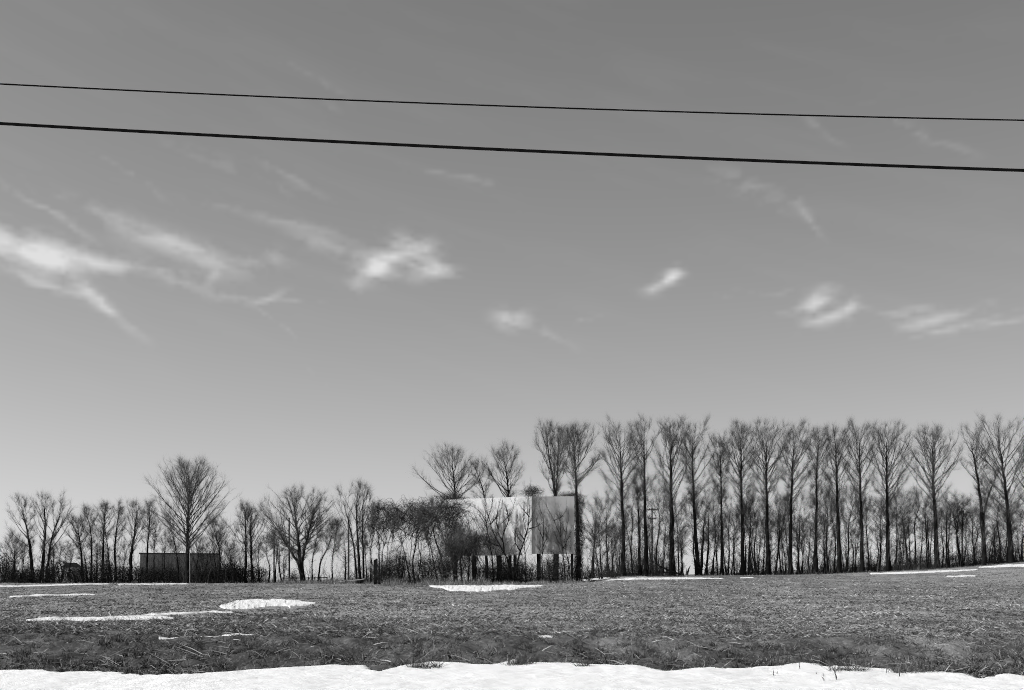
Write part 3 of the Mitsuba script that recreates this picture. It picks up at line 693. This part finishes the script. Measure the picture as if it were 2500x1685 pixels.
for i, (lab, st, blobs, D, r0) in enumerate(VINE):
    rng = np.random.default_rng(600 + i)
    k = thing('vine_tangled_tree', lab, 'tree', 'vine-tangled trees beside the billboard')
    xs = [b[0] for b in blobs]; yt = min(b[1] - b[3] for b in blobs)
    make_tree(k, 610 + i, st, min(xs) - 24, max(xs) + 24, yt, yt + 50, yt + 110, D, r0, (16, 8, 5, 3), .6, twig=.006)
    ms = []
    for (bx, by, rx, ry) in blobs:
        c, sc = at(bx, by, D), D / F
        dark = 1.2 if i == 3 else 1.0
        ms.append(tangle(rng, c, [rx * sc, 1.1, ry * sc], int(26 * dark * rx * ry / 500 + 8), 16, .26, .015, .27, .04))
        ms.append(tangle(rng, c, [rx * sc, 1.1, ry * sc], int(48 * dark * rx * ry / 500 + 10), 7, .20, .0065, .4, .05))
        if i == 3: ms.append(leaves(rng, c, [rx * sc * .9, 1.0, ry * sc * .9], int(.35 * rx * ry), .08))
    xs0, xs1 = min(b[0] - b[2] for b in blobs), max(b[0] + b[2] for b in blobs)
    n = 26                                           # long stems that rise, bend over and hang down again
    x0 = rng.uniform(xs0, xs1, n); dx = rng.choice([-1, 1], n) * rng.uniform(30, 105, n)
    dd = D + rng.uniform(-1.2, 1.0, n)
    p0 = np.stack([at(a, rng.uniform(1255, 1340), b) for a, b in zip(x0, dd)])
    low = rng.random(n) < .15; p0[low, 2] = ground(p0[low, 0], p0[low, 1]) - .1
    ap = np.stack([at(a + .5 * q, yt + (50 if i == 3 else 0) + abs(rng.normal(0, 26)) + .12 * abs(q) + 16 * ((a + .5 * q - (xs0 + xs1) / 2) / (xs1 - xs0) * 2) ** 2, b) for a, q, b in zip(x0, dx, dd)])
    p1 = np.stack([at(a + q, yt + rng.uniform(40, 130), b) for a, q, b in zip(x0, dx, dd)]); p1[:, 2] = np.minimum(p1[:, 2], ap[:, 2] - .3)
    A = bezier(p0, p1, 2 * ap - .5 * (p0 + p1), 16); A[:, 1:] += rng.normal(0, .05, (n, 15, 3))
    RA = rng.uniform(.022, .045, (n, 1)) * np.linspace(1, .3, 16)
    A2, R2 = sprout(rng, A, RA, 11, .15, 1, .07, .22, 6, 1.1, .0, droop=.06, thick=.6, rmin=.010, rmax=.02)
    A3, R3 = sprout(rng, A2, R2, 5, .1, 1, .3, .7, 4, .8, .05, droop=.08, thick=.7, rmin=.006)
    ms += [tubes(A, RA, 4, True), tubes(A2, R2, 3, True), tubes(A3, R3, 3, True)]
    for _ in range(26):                              # hanging strands
        b = blobs[rng.integers(len(blobs))]
        p = at(b[0] + rng.uniform(-1, 1) * b[2], b[1] + rng.uniform(-.5, 1) * b[3], D + rng.uniform(-.8, .8))
        L = rng.uniform(.8, 2.6)
        q = p + np.cumsum(np.stack([rng.normal(0, .10, 8), rng.normal(0, .1, 8), np.full(8, -L / 8)], 1), 0)
        ms.append(tubes(q[None], np.full((1, 8), .012), 3, True))
    part('vines', k, join(ms), 'vine')

# vines on top of the billboard and at its corner
for nm, lab, (bx, by, rx, ry), D in (('vine_clump', 'dark vine clump spilling over the top left corner of the billboard', (1100, 1216, 36, 9), 118.5), ('vine_clump', 'small bushy vine clump on top of the billboard near its corner', (1300, 1202, 24, 10), 113.6),
                                     ('vine_clump', 'thin vine fringe over the top right corner of the billboard', (1385, 1214, 26, 9), 114.3)):
    rng = np.random.default_rng(int(bx))
    sc = D / F
    c = at(bx, by, D)
    m = [tangle(rng, c, [rx * sc, .7, ry * sc], 260, 7, .2, .011, .5, .03), tangle(rng, c + [0, -.5, -.7], [rx * sc * .9, .3, .9], 70, 8, .2, .009, .35, .2)]
    solo(nm, join(m), 'vine', lab, 'vine', 'vines growing over the billboard')

# saplings in front of the billboard: explicit branching from the photograph
SAP = [
    ('forked sapling in front of the left panel, its trunk leaning left from the foot', 113.2, .12,
     [[(1249, 1400), (1243, 1373), (1230, 1344), (1219, 1330), (1206, 1306), (1197, 1281), (1190, 1250), (1184, 1215)],
      [(1230, 1344), (1228, 1321), (1226, 1305), (1238, 1280), (1243, 1268), (1254, 1238), (1262, 1205)],
      [(1228, 1324), (1218, 1306), (1213, 1280), (1211, 1265), (1217, 1240), (1222, 1220)],
      [(1197, 1281), (1211, 1265), (1220, 1245)], [(1219, 1334), (1195, 1325), (1175, 1313), (1155, 1300)], [(1243, 1272), (1236, 1240), (1225, 1222)]]),
    ('upright sapling with a wishbone fork in front of the billboard corner', 112.2, .11,
     [[(1263, 1404), (1263, 1383), (1264, 1362), (1270, 1344), (1281, 1320), (1290, 1294), (1293, 1262), (1292, 1212), (1291, 1190)],
      [(1270, 1344), (1259, 1332), (1256, 1314), (1259, 1293), (1260, 1270), (1267, 1252)], [(1290, 1292), (1310, 1286), (1326, 1276)], [(1281, 1320), (1268, 1300), (1262, 1285)], [(1293, 1262), (1282, 1250), (1268, 1232)]]),
    ('slim straight sapling in front of the left panel, leftmost of the saplings', 114.2, .09,
     [[(1206, 1404), (1201, 1357), (1195, 1320), (1188, 1290), (1186, 1262), (1184, 1218), (1190, 1190)], [(1186, 1272), (1172, 1250), (1158, 1238), (1140, 1232)], [(1187, 1278), (1200, 1240), (1203, 1215)], [(1188, 1290), (1178, 1268), (1165, 1252)]]),
    ('thin branching sapling in front of the grey right panel', 112.1, .08,
     [[(1380, 1404), (1374, 1340), (1368, 1310), (1352, 1270), (1338, 1245), (1330, 1225)], [(1368, 1310), (1369, 1270), (1364, 1240)], [(1352, 1272), (1372, 1262), (1385, 1240)], [(1374, 1340), (1390, 1310), (1396, 1285)]]),
    ('pair of thin stems in front of the left part of the grey right panel', 112.4, .085,
     [[(1322, 1404), (1324, 1370), (1326, 1340), (1325, 1310), (1330, 1275), (1318, 1240), (1310, 1220)], [(1326, 1335), (1338, 1312), (1330, 1290), (1345, 1280)], [(1325, 1315), (1312, 1280), (1306, 1255)]]),
]
SAP += [
    ('bent sapling before the left panel, between the straight and the forked sapling', 113.6, .07,
     [[(1222, 1404), (1216, 1370), (1206, 1340), (1210, 1310), (1222, 1280), (1220, 1250), (1228, 1220)], [(1206, 1340), (1190, 1322), (1172, 1290), (1160, 1262)], [(1222, 1280), (1240, 1262), (1252, 1236)]]),
    ('thin twiggy sapling crossing the corner of the billboard', 112.4, .065,
     [[(1283, 1404), (1284, 1370), (1278, 1330), (1284, 1296), (1300, 1262), (1312, 1228)], [(1278, 1330), (1262, 1308), (1250, 1280), (1246, 1250)], [(1284, 1296), (1276, 1262), (1280, 1230)]]),
    ('low spreading sapling at the right edge of the grey panel', 112.3, .07,
     [[(1392, 1404), (1388, 1370), (1378, 1340), (1382, 1300), (1390, 1262), (1386, 1232)], [(1378, 1340), (1360, 1318), (1350, 1292)], [(1382, 1300), (1370, 1276), (1356, 1250)]]),
]
for i, (lab, D, r0, lines) in enumerate(SAP):
    rng = np.random.default_rng(700 + i)
    k = thing('sapling', lab, 'tree', 'saplings in front of the billboard')
    Ps, Rs = [], []
    for j, ln in enumerate(lines):
        pts = [at(a, b, D + rng.normal(0, .08)) for a, b in ln]
        if j == 0: pts[0][2] = ground(pts[0][0], pts[0][1]) - .1
        Ps.append(stem_line(pts, 16, rng, .03)); Rs.append(r0 * (1 if j == 0 else .6) * np.linspace(1, .16, 16))
    part('trunk', k, join([tubes(P[None], R[None], 6, True) for P, R in zip(Ps, Rs)]), 'bark', smooth=True)
    P, R = np.stack(Ps), np.stack(Rs)
    P2, R2 = sprout(rng, P, R, 15, .2, 1, .12, .32, 6, .7, .25, thick=.5, rmin=.012, rmax=.03)
    P3, R3 = sprout(rng, P2, R2, 5, .1, 1, .25, .55, 4, .7, .2, thick=.6, rmin=.008)
    P4, R4 = sprout(rng, P3, R3, 3, .1, 1, .3, .6, 2, .7, .1, thick=.7, rmin=.006)
    part('crown', k, join([tubes(P2, R2, 3, True), tubes(P3, R3, 3, True), tubes(P4, R4, 3, True)]), 'twig')

# ------------------------------------------------------------------ the billboard
bb = thing('billboard', 'abandoned blank billboard on posts, overgrown by saplings and vines', 'billboard')
C = at(1297, 1212, 113.0)
zt, zb = C[2], at(1297, 1355.5, 113.0)[2]


def wall(name, a, b, z0, z1, th, mat, back=0.0, **lab):
    """An upright slab between the plan points a and b; its front face (towards the camera) lies on the line."""
    a, b = np.asarray(a, float), np.asarray(b, float)
    d = unit(b - a); nrm = np.array([-d[1], d[0]])
    nrm = nrm if nrm[1] > 0 else -nrm
    m = (a + b) / 2 + nrm * (th / 2 + back)
    return part(name, bb, box([m[0], m[1], (z0 + z1) / 2], [np.linalg.norm(b - a), th, z1 - z0], math.atan2(d[1], d[0])), mat, **lab)


Cp = C[:2]
La = math.radians(28)
Ld = np.array([-math.cos(La), math.sin(La)])
# left end where the sight line of px 1086 meets the panel's line
t = (1086 - 1250) / F
sL = (t * Cp[1] - Cp[0]) / (Ld[0] - t * Ld[1])
Lp = Cp + Ld * sL
Ra = math.radians(-5)
Rd = np.array([math.cos(Ra), math.sin(Ra)])
t = (1402 - 1250) / F
sR = (t * Cp[1] - Cp[0]) / (Rd[0] - t * Rd[1])
Rp = Cp + Rd * sR
gap = .07
NP = 4
for j in range(NP):                                   # the white face is made of upright sheets
    a, b = Cp + Ld * (gap + (sL - gap) * j / NP), Cp + Ld * (gap + (sL - gap) * (j + 1) / NP - .006)
    wall('panel', a, b, zb, zt, .10, 'white_panel')
for j in range(2):
    a, b = Cp + Rd * (gap + (sR - gap) * j / 2), Cp + Rd * (gap + (sR - gap) * (j + 1) / 2 - .006)
    wall('panel', a, b, zb + .12, zt - .02, .10, 'grey_panel', label='weathered grey panel at the right end')
part('corner_trim', bb, box([Cp[0], Cp[1] - .02, (zt + zb) / 2], [.15, .15, zt - zb + .04], math.radians(-10)), 'white_trim')
for d, L in ((Ld, sL), (Rd, sR)):
    for zz in (zb + .25, (zb + zt) / 2, zt - .3):
        wall('rail', Cp + d * .3, Cp + d * (L - .1), zz - .1, zz + .1, .12, 'dark_wood', back=.103)
for px in (1152, 1213, 1252, 1315, 1359, 1396):
    d = Ld if px < 1297 else Rd
    t = (px - 1250) / F
    s = (t * Cp[1] - Cp[0]) / (d[0] - t * d[1])
    nrm = np.array([-d[1], d[0]]); nrm = nrm if nrm[1] > 0 else -nrm
    p = Cp + d * s + nrm * .48
    z0 = ground(p[0], p[1]) - .2
    w = .40 if px not in (1252, 1396) else .24
    part('post', bb, box([p[0], p[1], (z0 + zt - .1) / 2], [w, .30, zt - .1 - z0], math.atan2(d[1], d[0])), 'dark_wood')

# ------------------------------------------------------------------ other built things
sh = thing('shed', 'long plain grey shed half hidden behind the bare trees at left', 'shed')
a, b = at(342, 1424, 150), at(537, 1424, 153)
d = unit((b - a)[:2]); L = np.linalg.norm((b - a)[:2]); nrm = np.array([-d[1], d[0]]); rz = math.atan2(d[1], d[0])
za = ground(*((a + b) / 2)[:2]) - .3; ztop = at(400, 1352, 150)[2]
mid = ((a + b) / 2)[:2] + nrm * 3
part('wall', sh, box([*mid, (za + ztop) / 2], [L, 6, ztop - za], rz), 'shed_wall')
part('roof', sh, box([*(mid), ztop + .06], [L + .3, 6.4, .12], rz), 'shed_roof')
wp = at(494, 1391, 151.9); wpp = a[:2] + d * ((wp[:2] - a[:2]) @ d) - nrm * .03
w = part('window', sh, box([*wpp, wp[2]], [.36, .1, .75], rz), 'white_paint', label='small bright window')
h = thing('distant_house', 'small pale house glimpsed low between the trunks at far left', 'house')
c = at(176, 1402, 260); z0 = c[2] - 4
part('wall', h, box([c[0], c[1], z0 + 2.8], [2.6, 5, 5.6]), 'white_paint')
pr = trimesh.creation.extrude_polygon(__import__('shapely').Polygon([(-1.6, 0), (1.6, 0), (0, 1.1)]), 5.4)
pr.apply_transform(trimesh.transformations.rotation_matrix(math.pi / 2, [1, 0, 0])); pr.apply_translation([c[0], c[1] + 2.7, z0 + 5.6])
part('roof', h, (np.array(pr.vertices), np.array(pr.faces)), 'shed_roof')
part('window', h, box([c[0] + .2, c[1] - 2.5, z0 + 3.9], [.8, .1, 1.0]), 'dark_wood')

# utility pole with crossarms behind the tall row
up = thing('utility_pole', 'utility pole with two crossarms seen between the tall trees', 'utility pole')
D = 146; c = at(1592, 1405, D); zt_ = at(1592, 1240, D)[2]; z0 = ground(c[0], c[1]) - .3
part('pole', up, tubes(np.array([[[c[0], D, z0], [c[0], D, (z0 + zt_) / 2], [c[0], D, zt_]]]), np.array([[.12, .11, .09]]), 10), 'bark', smooth=True)
for py, hw in ((1245, .75), (1267, .52)):
    z = at(1592, py, D)[2]
    arm = part('crossarm', up, box([c[0], D - .2, z], [2 * hw, .12, .14]), 'dark_wood')
    for s in (-.9, -.45, .45, .9):
        m = trimesh.creation.revolve(np.array([[0, 0], [.05, 0], [.03, .05], [.06, .09], [.03, .16], [0, .17]]), sections=8)
        part('insulator', arm.split('__')[0] + '__' + arm.split('__')[1], (np.array(m.vertices) + [c[0] + s * hw, D - .2, z + .07], np.array(m.faces)), 'dark_wood')
for px, yt, lab in ((706, 1264, 'plain wooden pole standing just left of the dome-crowned tree'), (669, 1306, 'shorter wooden pole left of the plain pole by the dome-crowned tree'), (851, 1268, 'plain wooden pole between the thin trees and the many-stemmed tree')):
    D = 138; c = at(px, 1420, D); z0 = ground(c[0], D) - .3; z1 = at(px, yt, D)[2]
    solo('wooden_pole', tubes(np.array([[[c[0], D, z0], [c[0], D, z1 - .01], [c[0], D, z1]]]), np.array([[.11, .09, .02]]), 10), 'weed', lab, 'pole', smooth=30)
c = at(463.5, 1422, 128.5); z0 = ground(c[0], c[1]) - .2; z1 = at(463, 1350, 128.5)[2]
solo('pale_pole', tubes(np.array([[[c[0], c[1], z0], [c[0] - .03, c[1], z1 - .02], [c[0] - .03, c[1], z1]]]), np.array([[.05, .045, .01]]), 8), 'pale_wood', 'thin pale pole right beside the trunk of the largest tree at left', 'pole')
# square post at the vine thicket
c = at(917, 1420, 117); z0 = ground(c[0], c[1]) - .2; z1 = at(917, 1366, 117)[2]
m = trimesh.creation.box([.34, .34, z1 - z0]); m.apply_translation([c[0], c[1], (z0 + z1) / 2])
mv = np.array(m.vertices); mv[mv[:, 2] > z1 - .1, 2] += (mv[mv[:, 2] > z1 - .1, 0] - c[0]) * .5
solo('old_post', (mv, np.array(m.faces)), 'dark_wood', 'thick broken-topped post beside the vine thicket left of the billboard', 'post')
# rail fence behind the dome-crowned tree
fe = thing('rail_fence', 'low dark rail fence behind the dome-crowned tree', 'fence')
D = 150
a, b = at(690, 1412, D), at(800, 1410.5, D)
part('rail', fe, tubes(np.array([[a, (a + b) / 2, b]]), np.full((1, 3), .075), 6), 'dark_wood')
for px in np.linspace(692, 798, 8):
    p = at(px, 1411, D); g = ground(p[0], D) - .2
    part('post', fe, box([p[0], D + .14, (g + p[2] + .1) / 2], [.12, .12, p[2] + .1 - g]), 'dark_wood')

# fallen branches and a stump
def limb(name, lab, cat, lines, D, r, mat, seed):
    rng = np.random.default_rng(seed)
    Ps = [stem_line([at(a, b, D) for a, b in ln], 12, rng, .04) for ln in lines]
    Rs = [r * (1 if j == 0 else .55) * np.linspace(1, .25, 12) for j in range(len(lines))]
    P2, R2 = sprout(rng, np.stack(Ps), np.stack(Rs), 7, .2, 1, .1, .3, 4, .8, .1, thick=.5, rmin=.014)
    solo(name, join([tubes(P[None], R[None], 6, True) for P, R in zip(Ps, Rs)] + [tubes(P2, R2, 3, True)]), mat, lab, cat)


limb('fallen_branch', 'bleached fallen branch lying in the grass left of the vine thicket', 'branch', [[(890, 1414), (860, 1418), (838, 1420), (826, 1402), (820, 1384)], [(842, 1420), (828, 1421), (812, 1422)]], 117, .07, 'pale_wood', 800)
limb('fallen_branch', 'dark fallen branch sagging from the stout flared foot at right', 'branch', [[(1662, 1402), (1636, 1395), (1614, 1384), (1594, 1370)], [(1640, 1397), (1616, 1398), (1600, 1380)]], 127, .14, 'bark', 801)
limb('fallen_branch', 'grey fallen branch among dry grass under the left end of the billboard', 'branch', [[(1120, 1407), (1095, 1401), (1075, 1403), (1055, 1410)], [(1095, 1401), (1085, 1395), (1062, 1398)]], 109, .06, 'weed', 802)
limb('stump', 'splintered low stump between two tall trees at right', 'stump', [[(1677, 1404), (1680, 1394), (1685, 1382)], [(1678, 1402), (1676, 1394), (1675, 1388)]], 129, .16, 'bark', 803)

# ------------------------------------------------------------------ shrubs and undergrowth
SHR = [(8, 1388, 26, 40, 'tall dark evergreen shrub cut by the left edge'), (40, 1410, 24, 18, 'low dark shrub under the low dense tree at far left'), (76, 1405, 22, 22, 'dark shrub around the foot of the leaning tree'), (116, 1402, 24, 22, 'dark shrub right of the vase-crowned tree'),
       (150, 1395, 24, 30, 'dark shrub in the gap before the clustered trees'), (186, 1404, 20, 22, 'dark shrub under the first clustered tree at left'), (216, 1398, 20, 28, 'dark shrub under the second clustered tree at left'), (258, 1395, 22, 30, 'tall dark shrub in the middle of the clustered trees'),
       (300, 1402, 20, 22, 'dark shrub between the clustered trees and the stout trunk'), (340, 1402, 18, 22, 'dark shrub at the left corner of the grey shed'), (372, 1406, 22, 18, 'dark shrub in front of the left half of the shed'), (412, 1404, 24, 20, 'dark shrub in front of the middle of the shed'),
       (486, 1410, 20, 14, 'dark shrub right of the largest tree, in front of the shed'), (520, 1408, 18, 16, 'low dark shrub at the right corner of the shed'), (560, 1400, 28, 28, 'rounded dark evergreen shrub right of the shed'), (590, 1404, 20, 22, 'dark evergreen shrub under the crossing pair of trees'),
       (628, 1402, 24, 22, 'spiky dark evergreen shrub right of the crossing pair of trees'), (716, 1404, 10, 9, 'small dark shrub at the foot of the dome-crowned tree'), (940, 1404, 30, 22, 'dark bramble under the leftmost vine-draped tree'), (975, 1392, 26, 34, 'tall dark bramble between the vine-draped trees'),
       (1040, 1398, 36, 28, 'broad dark bramble under the middle vine-draped tree'), (1085, 1398, 28, 26, 'dark bramble under the arching vine-draped tree'), (1168, 1400, 26, 20, 'dark bramble at the first clear billboard post'), (1205, 1402, 24, 18, 'dark bramble at the second clear billboard post'),
       (1240, 1398, 26, 22, 'dark bramble under the forked sapling'), (1290, 1402, 28, 18, 'dark bramble under the billboard corner'), (1335, 1400, 26, 20, 'dark bramble under the grey panel'), (1378, 1394, 26, 26, 'tall bramble beside the ivy-covered trunk'), (1436, 1404, 22, 16, 'bramble right of the ivy-covered trunk'),
       (1492, 1408, 34, 12, 'low rounded bush at the field edge right of the ivy-covered tree'), (1738, 1398, 14, 9, 'small twiggy bush right of the two-stemmed leaning tree'), (2086, 1388, 26, 16, 'low dark bush between two straight trees at right'), (2130, 1384, 26, 16, 'low dark bush left of the full-crowned tree at right'),
       (1226, 1380, 20, 32, 'tall twiggy bramble before the middle of the billboard'), (1270, 1388, 16, 26, 'narrow bramble under the billboard just left of its corner'), (1345, 1384, 18, 28, 'tall twiggy bramble before the grey panel'),
       (2250, 1378, 30, 18, 'dark bush left of the lone vine-choked tree'), (2330, 1366, 28, 20, 'dark bush right of the lone vine-choked tree'), (2348, 1268, 12, 44, 'dark ivy mass high in a tree at right'), (2440, 1338, 32, 34, 'tall dark brush heap between the last two leaning trees'), (2482, 1352, 30, 18, 'low dark brush at the right edge')]
for i, (px, py, rx, ry, lab) in enumerate(SHR):
    rng = np.random.default_rng(900 + i)
    D = 131 if px < 900 else 112 if px < 1460 else 119 if px < 1520 else 132
    if 900 < px < 1110: ry *= 1.45; py -= 10
    if 1140 < px < 1420: D = 111.6; ry *= 1.25; py -= 3
    if 1290 < px < 1400: D = 110.8
    sc = D / F
    c = at(px, py, D)
    ever = px < 650
    rad = [rx * sc * 1.1, 1.2, ry * sc]
    hanging = 'high in' in lab
    g = float(ground(c[0], c[1]))
    if not hanging:
        topz = c[2] + rad[2]; c[2] = (topz + g - .1) / 2; rad[2] = max((topz - g + .1) / 2, .3)
    under = 900 < px < 1420
    ms = [tangle(rng, c, rad, 230 if px < 1110 and under else 130 if under else 100, 8, .2, .012, .4, -.08)]
    if ever or hanging: ms.append(leaves(rng, c, np.array(rad) * .95, int((500 if ever else 250) + (800 if ever else 300) * rad[0] * rad[2]), .15))
    else:
        ms.append(tangle(rng, c, rad, int((520 if px < 1110 and under else 260 if under else 170) * rad[0] * rad[2]), 4, .17, .008, .6, -.03))
        if px < 1420: ms.append(leaves(rng, c, np.array(rad) * .8, int(300 * rad[0] * rad[2]), .08))
    stem = np.stack([np.linspace([c[0] + dx * .2, c[1], g - .1 if not hanging else c[2] - rad[2]], [c[0] + dx, c[1], c[2] + .5 * rad[2]], 4) for dx in rng.uniform(-.6, .6, 6) * rad[0]])
    if hanging: stem[:, 0] = [c[0], c[1], g]
    k = thing('shrub', lab, 'shrub')
    part('foliage', k, join(ms), 'dark_leaf' if ever or hanging or px < 1250 else 'vine')
    part('stem', k, tubes(stem, np.full((6, 4), .03), 4), 'dark_wood')

# undergrowth: thin upright stems along the whole row, past counting
rng = np.random.default_rng(1001)
for m in range(8):
    n = 46
    x0, y0 = rng.normal(0, 1.3, n), rng.normal(0, 1.4, n)
    H = .6 + 6.5 * rng.random(n) ** 2.6 * (.5 if m % 2 else 1)
    P = [np.stack([x0, y0, np.full(n, -.2)], -1)]
    d = unit(np.stack([rng.normal(0, .24, n), rng.normal(0, .2, n), np.ones(n)], -1))
    for _ in range(4):
        P.append(P[-1] + d * (H / 4)[:, None]); d = unit(d + rng.normal(0, .18, (n, 3)))
    P = np.stack(P, 1); R = rng.uniform(.010, .034, (n, 1)) * np.linspace(1, .35, 5)
    P2, R2 = sprout(rng, P, R, 5, .2, 1, .15, .4, 3, .8, .2, thick=.6, rmin=.007)
    P3, R3 = sprout(rng, P2, R2, 3, .1, 1, .3, .6, 2, .8, .1, thick=.7, rmin=.006)
    scene[f'undergrowth_model_{m}'] = {'type': 'shapegroup', 'brush': mikit.ply(join([tubes(P, R, 3, True), tubes(P2, R2, 3, True), tubes(P3, R3, 3, True)]), 'vine')}
labels['undergrowth'] = {'label': 'thin bare brush filling the foot of the tree row', 'category': 'undergrowth', 'kind': 'stuff'}
j = 0
for i in range(330):
    px, D = float(rng.uniform(-40, 2560)), float(rng.uniform(129.5, 146))
    w = float(np.clip(.35 + (meshkit.fbm(np.array([px * .012, 0, 0]), 3, 5) - .3) * 2, .1, 1.3))
    if (640 < px < 860 and rng.random() < .75) or rng.random() > w: continue
    x = (px - 1250) / F * D; j += 1
    scene[f'undergrowth__{j:03d}'] = {'type': 'instance', 'group': {'type': 'ref', 'id': f'undergrowth_model_{j % 8}'},
                                      'to_world': T().translate([x, D, float(ground(x, D))]).rotate([0, 0, 1], float(rng.uniform(0, 360))).scale([1, 1, float(np.clip(w, .5, 1.1) * rng.uniform(.75, 1.2))])}

# tall dry grass at the field edge below the billboard and the dome-crowned tree
rng = np.random.default_rng(1002)
n = 9000
px = np.concatenate([rng.uniform(690, 930, n // 3), rng.uniform(930, 1440, n // 2), rng.uniform(-20, 2540, n // 3)])
D = np.where(px < 930, rng.uniform(121, 128, len(px)), np.where(px < 1440, rng.uniform(105.5, 111, len(px)), rng.uniform(127, 131, len(px))))
n = len(px); X = (px - 1250) / F * D
cl = meshkit.fbm(np.stack([X * .7, D * .3, 0 * X], -1), 3, 90)
hgt = rng.uniform(.25, 1.0, n) * np.clip(cl * 2 - .35, .15, 1.2) * np.where((px < 690) | (px > 1440), .45, 1)
b = blades(rng, X, D, hgt, rng.uniform(.014, .03, n), rng.uniform(.05, .6, n), rng.uniform(.10, .36, n))
solo('tall_dry_grass', b[:2], 'blade', 'tall dry grass along the far field edge', 'grass', kind='stuff', color=b[2])

# ------------------------------------------------------------------ foreground weeds in the snow
def snow_hit(px, py):
    D = np.arange(15.5, 22.5, .01); x = (px - 1250) / F * D
    ab = EYE + (HOR - py) / F * D - snow_top(x, D)
    i = np.argmax(ab < 0); return D[i] if ab[i] < 0 else 20.0


STALK = [('short dark twig poking from the snow, leftmost at right', [[(1891, 1650), (1887, 1634)]]), ('tiny twig beside the leftmost short twig', [[(1896, 1645), (1898, 1638)]]), ('thin upright stalk at the snow edge', [[(1952, 1633), (1951, 1611)]]),
         ('forked dark weed stalk, tallest of those standing in the snow', [[(2045, 1660), (2040, 1645), (2031, 1624)], [(2043, 1656), (2036, 1625)]]), ('bent twig stub lying at an angle in the snow', [[(2014, 1663), (2006, 1652)]]), ('short stub between the bent twig and the forked stalk', [[(2008, 1651), (2009, 1642)]]),
         ('short stalk at the snow edge right of the forked stalk', [[(2166, 1643), (2164, 1630)]]), ('dark upright stalk in the hollow at right', [[(2196, 1652), (2195, 1620), (2197, 1606)], [(2197, 1640), (2201, 1622)]]), ('tiny stub left of the bent twig', [[(1995, 1646), (1994, 1641)]])]
rng = np.random.default_rng(1100)
for i, (lab, lines) in enumerate(STALK):
    D = snow_hit(*lines[0][0])
    ms = []
    for j, ln in enumerate(lines):
        p = [at(a, b, D + .04 * j) for a, b in ln]
        if len(p) == 2: p.insert(1, (p[0] + p[1]) / 2 + rng.normal(0, .01, 3))
        p[0] = p[0] - [0, 0, .1 if j == 0 else 0]
        ms.append(tubes(stem_line(p, 7, rng, .003)[None], (.011 - .002 * j) * np.linspace(1, .5, 7)[None], 5, True))
    solo('weed_stalk', join(ms), 'weed', lab, 'weed', 'weed stalks standing in the snow')
TUFT = [(1038, 1630, .30, 260, .08, 'small grass tuft in a melted hole of the snow edge'), (1426, 1627, .12, 90, .08, 'tiny grass tuft at the snow edge in the middle'), (2070, 1637, .34, 260, .08, 'grass tuft breaking the snow right of the forked stalk'),
        (2232, 1640, .42, 420, .12, 'larger dry grass tuft in the hollow at right'), (1268, 1622, .28, 240, .08, 'dark grass tuft cutting a notch in the snow edge'), (2360, 1640, .40, 340, .10, 'dark overhanging grass clump at the snow edge far right')]
for i, (px, py, r, n, tn, lab) in enumerate(TUFT):
    rng = np.random.default_rng(1200 + i)
    D = snow_hit(px, py); c = at(px, py, D)
    a, q = rng.uniform(0, 2 * np.pi, n), r * np.sqrt(rng.random(n))
    x, y = c[0] + q * np.cos(a), c[1] + .6 * q * np.sin(a)
    v, f, col = blades(rng, x, y, rng.uniform(.08, .30, n), rng.uniform(.006, .012, n), rng.uniform(.1, 1.2, n), rng.uniform(.3, 1.6, n) * tn)
    v[:, 2] += np.repeat(snow_top(x, y) - surf(x, y) - .03, 5)
    solo('grass_tuft', (v, f), 'blade', lab, 'grass tuft', 'grass tufts at the snow edge', color=col)

# ------------------------------------------------------------------ overhead wires along the road
DW = 13.5
for lab, pts, r in (('thick black overhead cable, the lower of the two', [(0, 302), (742, 342), (1505, 378), (2150, 405), (2500, 416)], .0180), ('thin black overhead wire above the thick cable', [(0, 205), (1075, 255), (1720, 273.5), (2500, 294.5)], .0090)):
    pts = np.array(pts, float)
    co = np.polyfit(pts[:, 0] - 1250, pts[:, 1], 2)
    u = np.linspace(-6000, 6000, 121)
    P = np.stack([u / F * DW, np.full_like(u, DW), EYE + (HOR - np.polyval(co, u)) / F * DW], -1)
    solo('overhead_cable' if r > .015 else 'overhead_wire', tubes(P[None], np.full((1, len(u)), r), 10), 'wire_black', lab, 'cable' if r > .015 else 'wire', smooth=True)
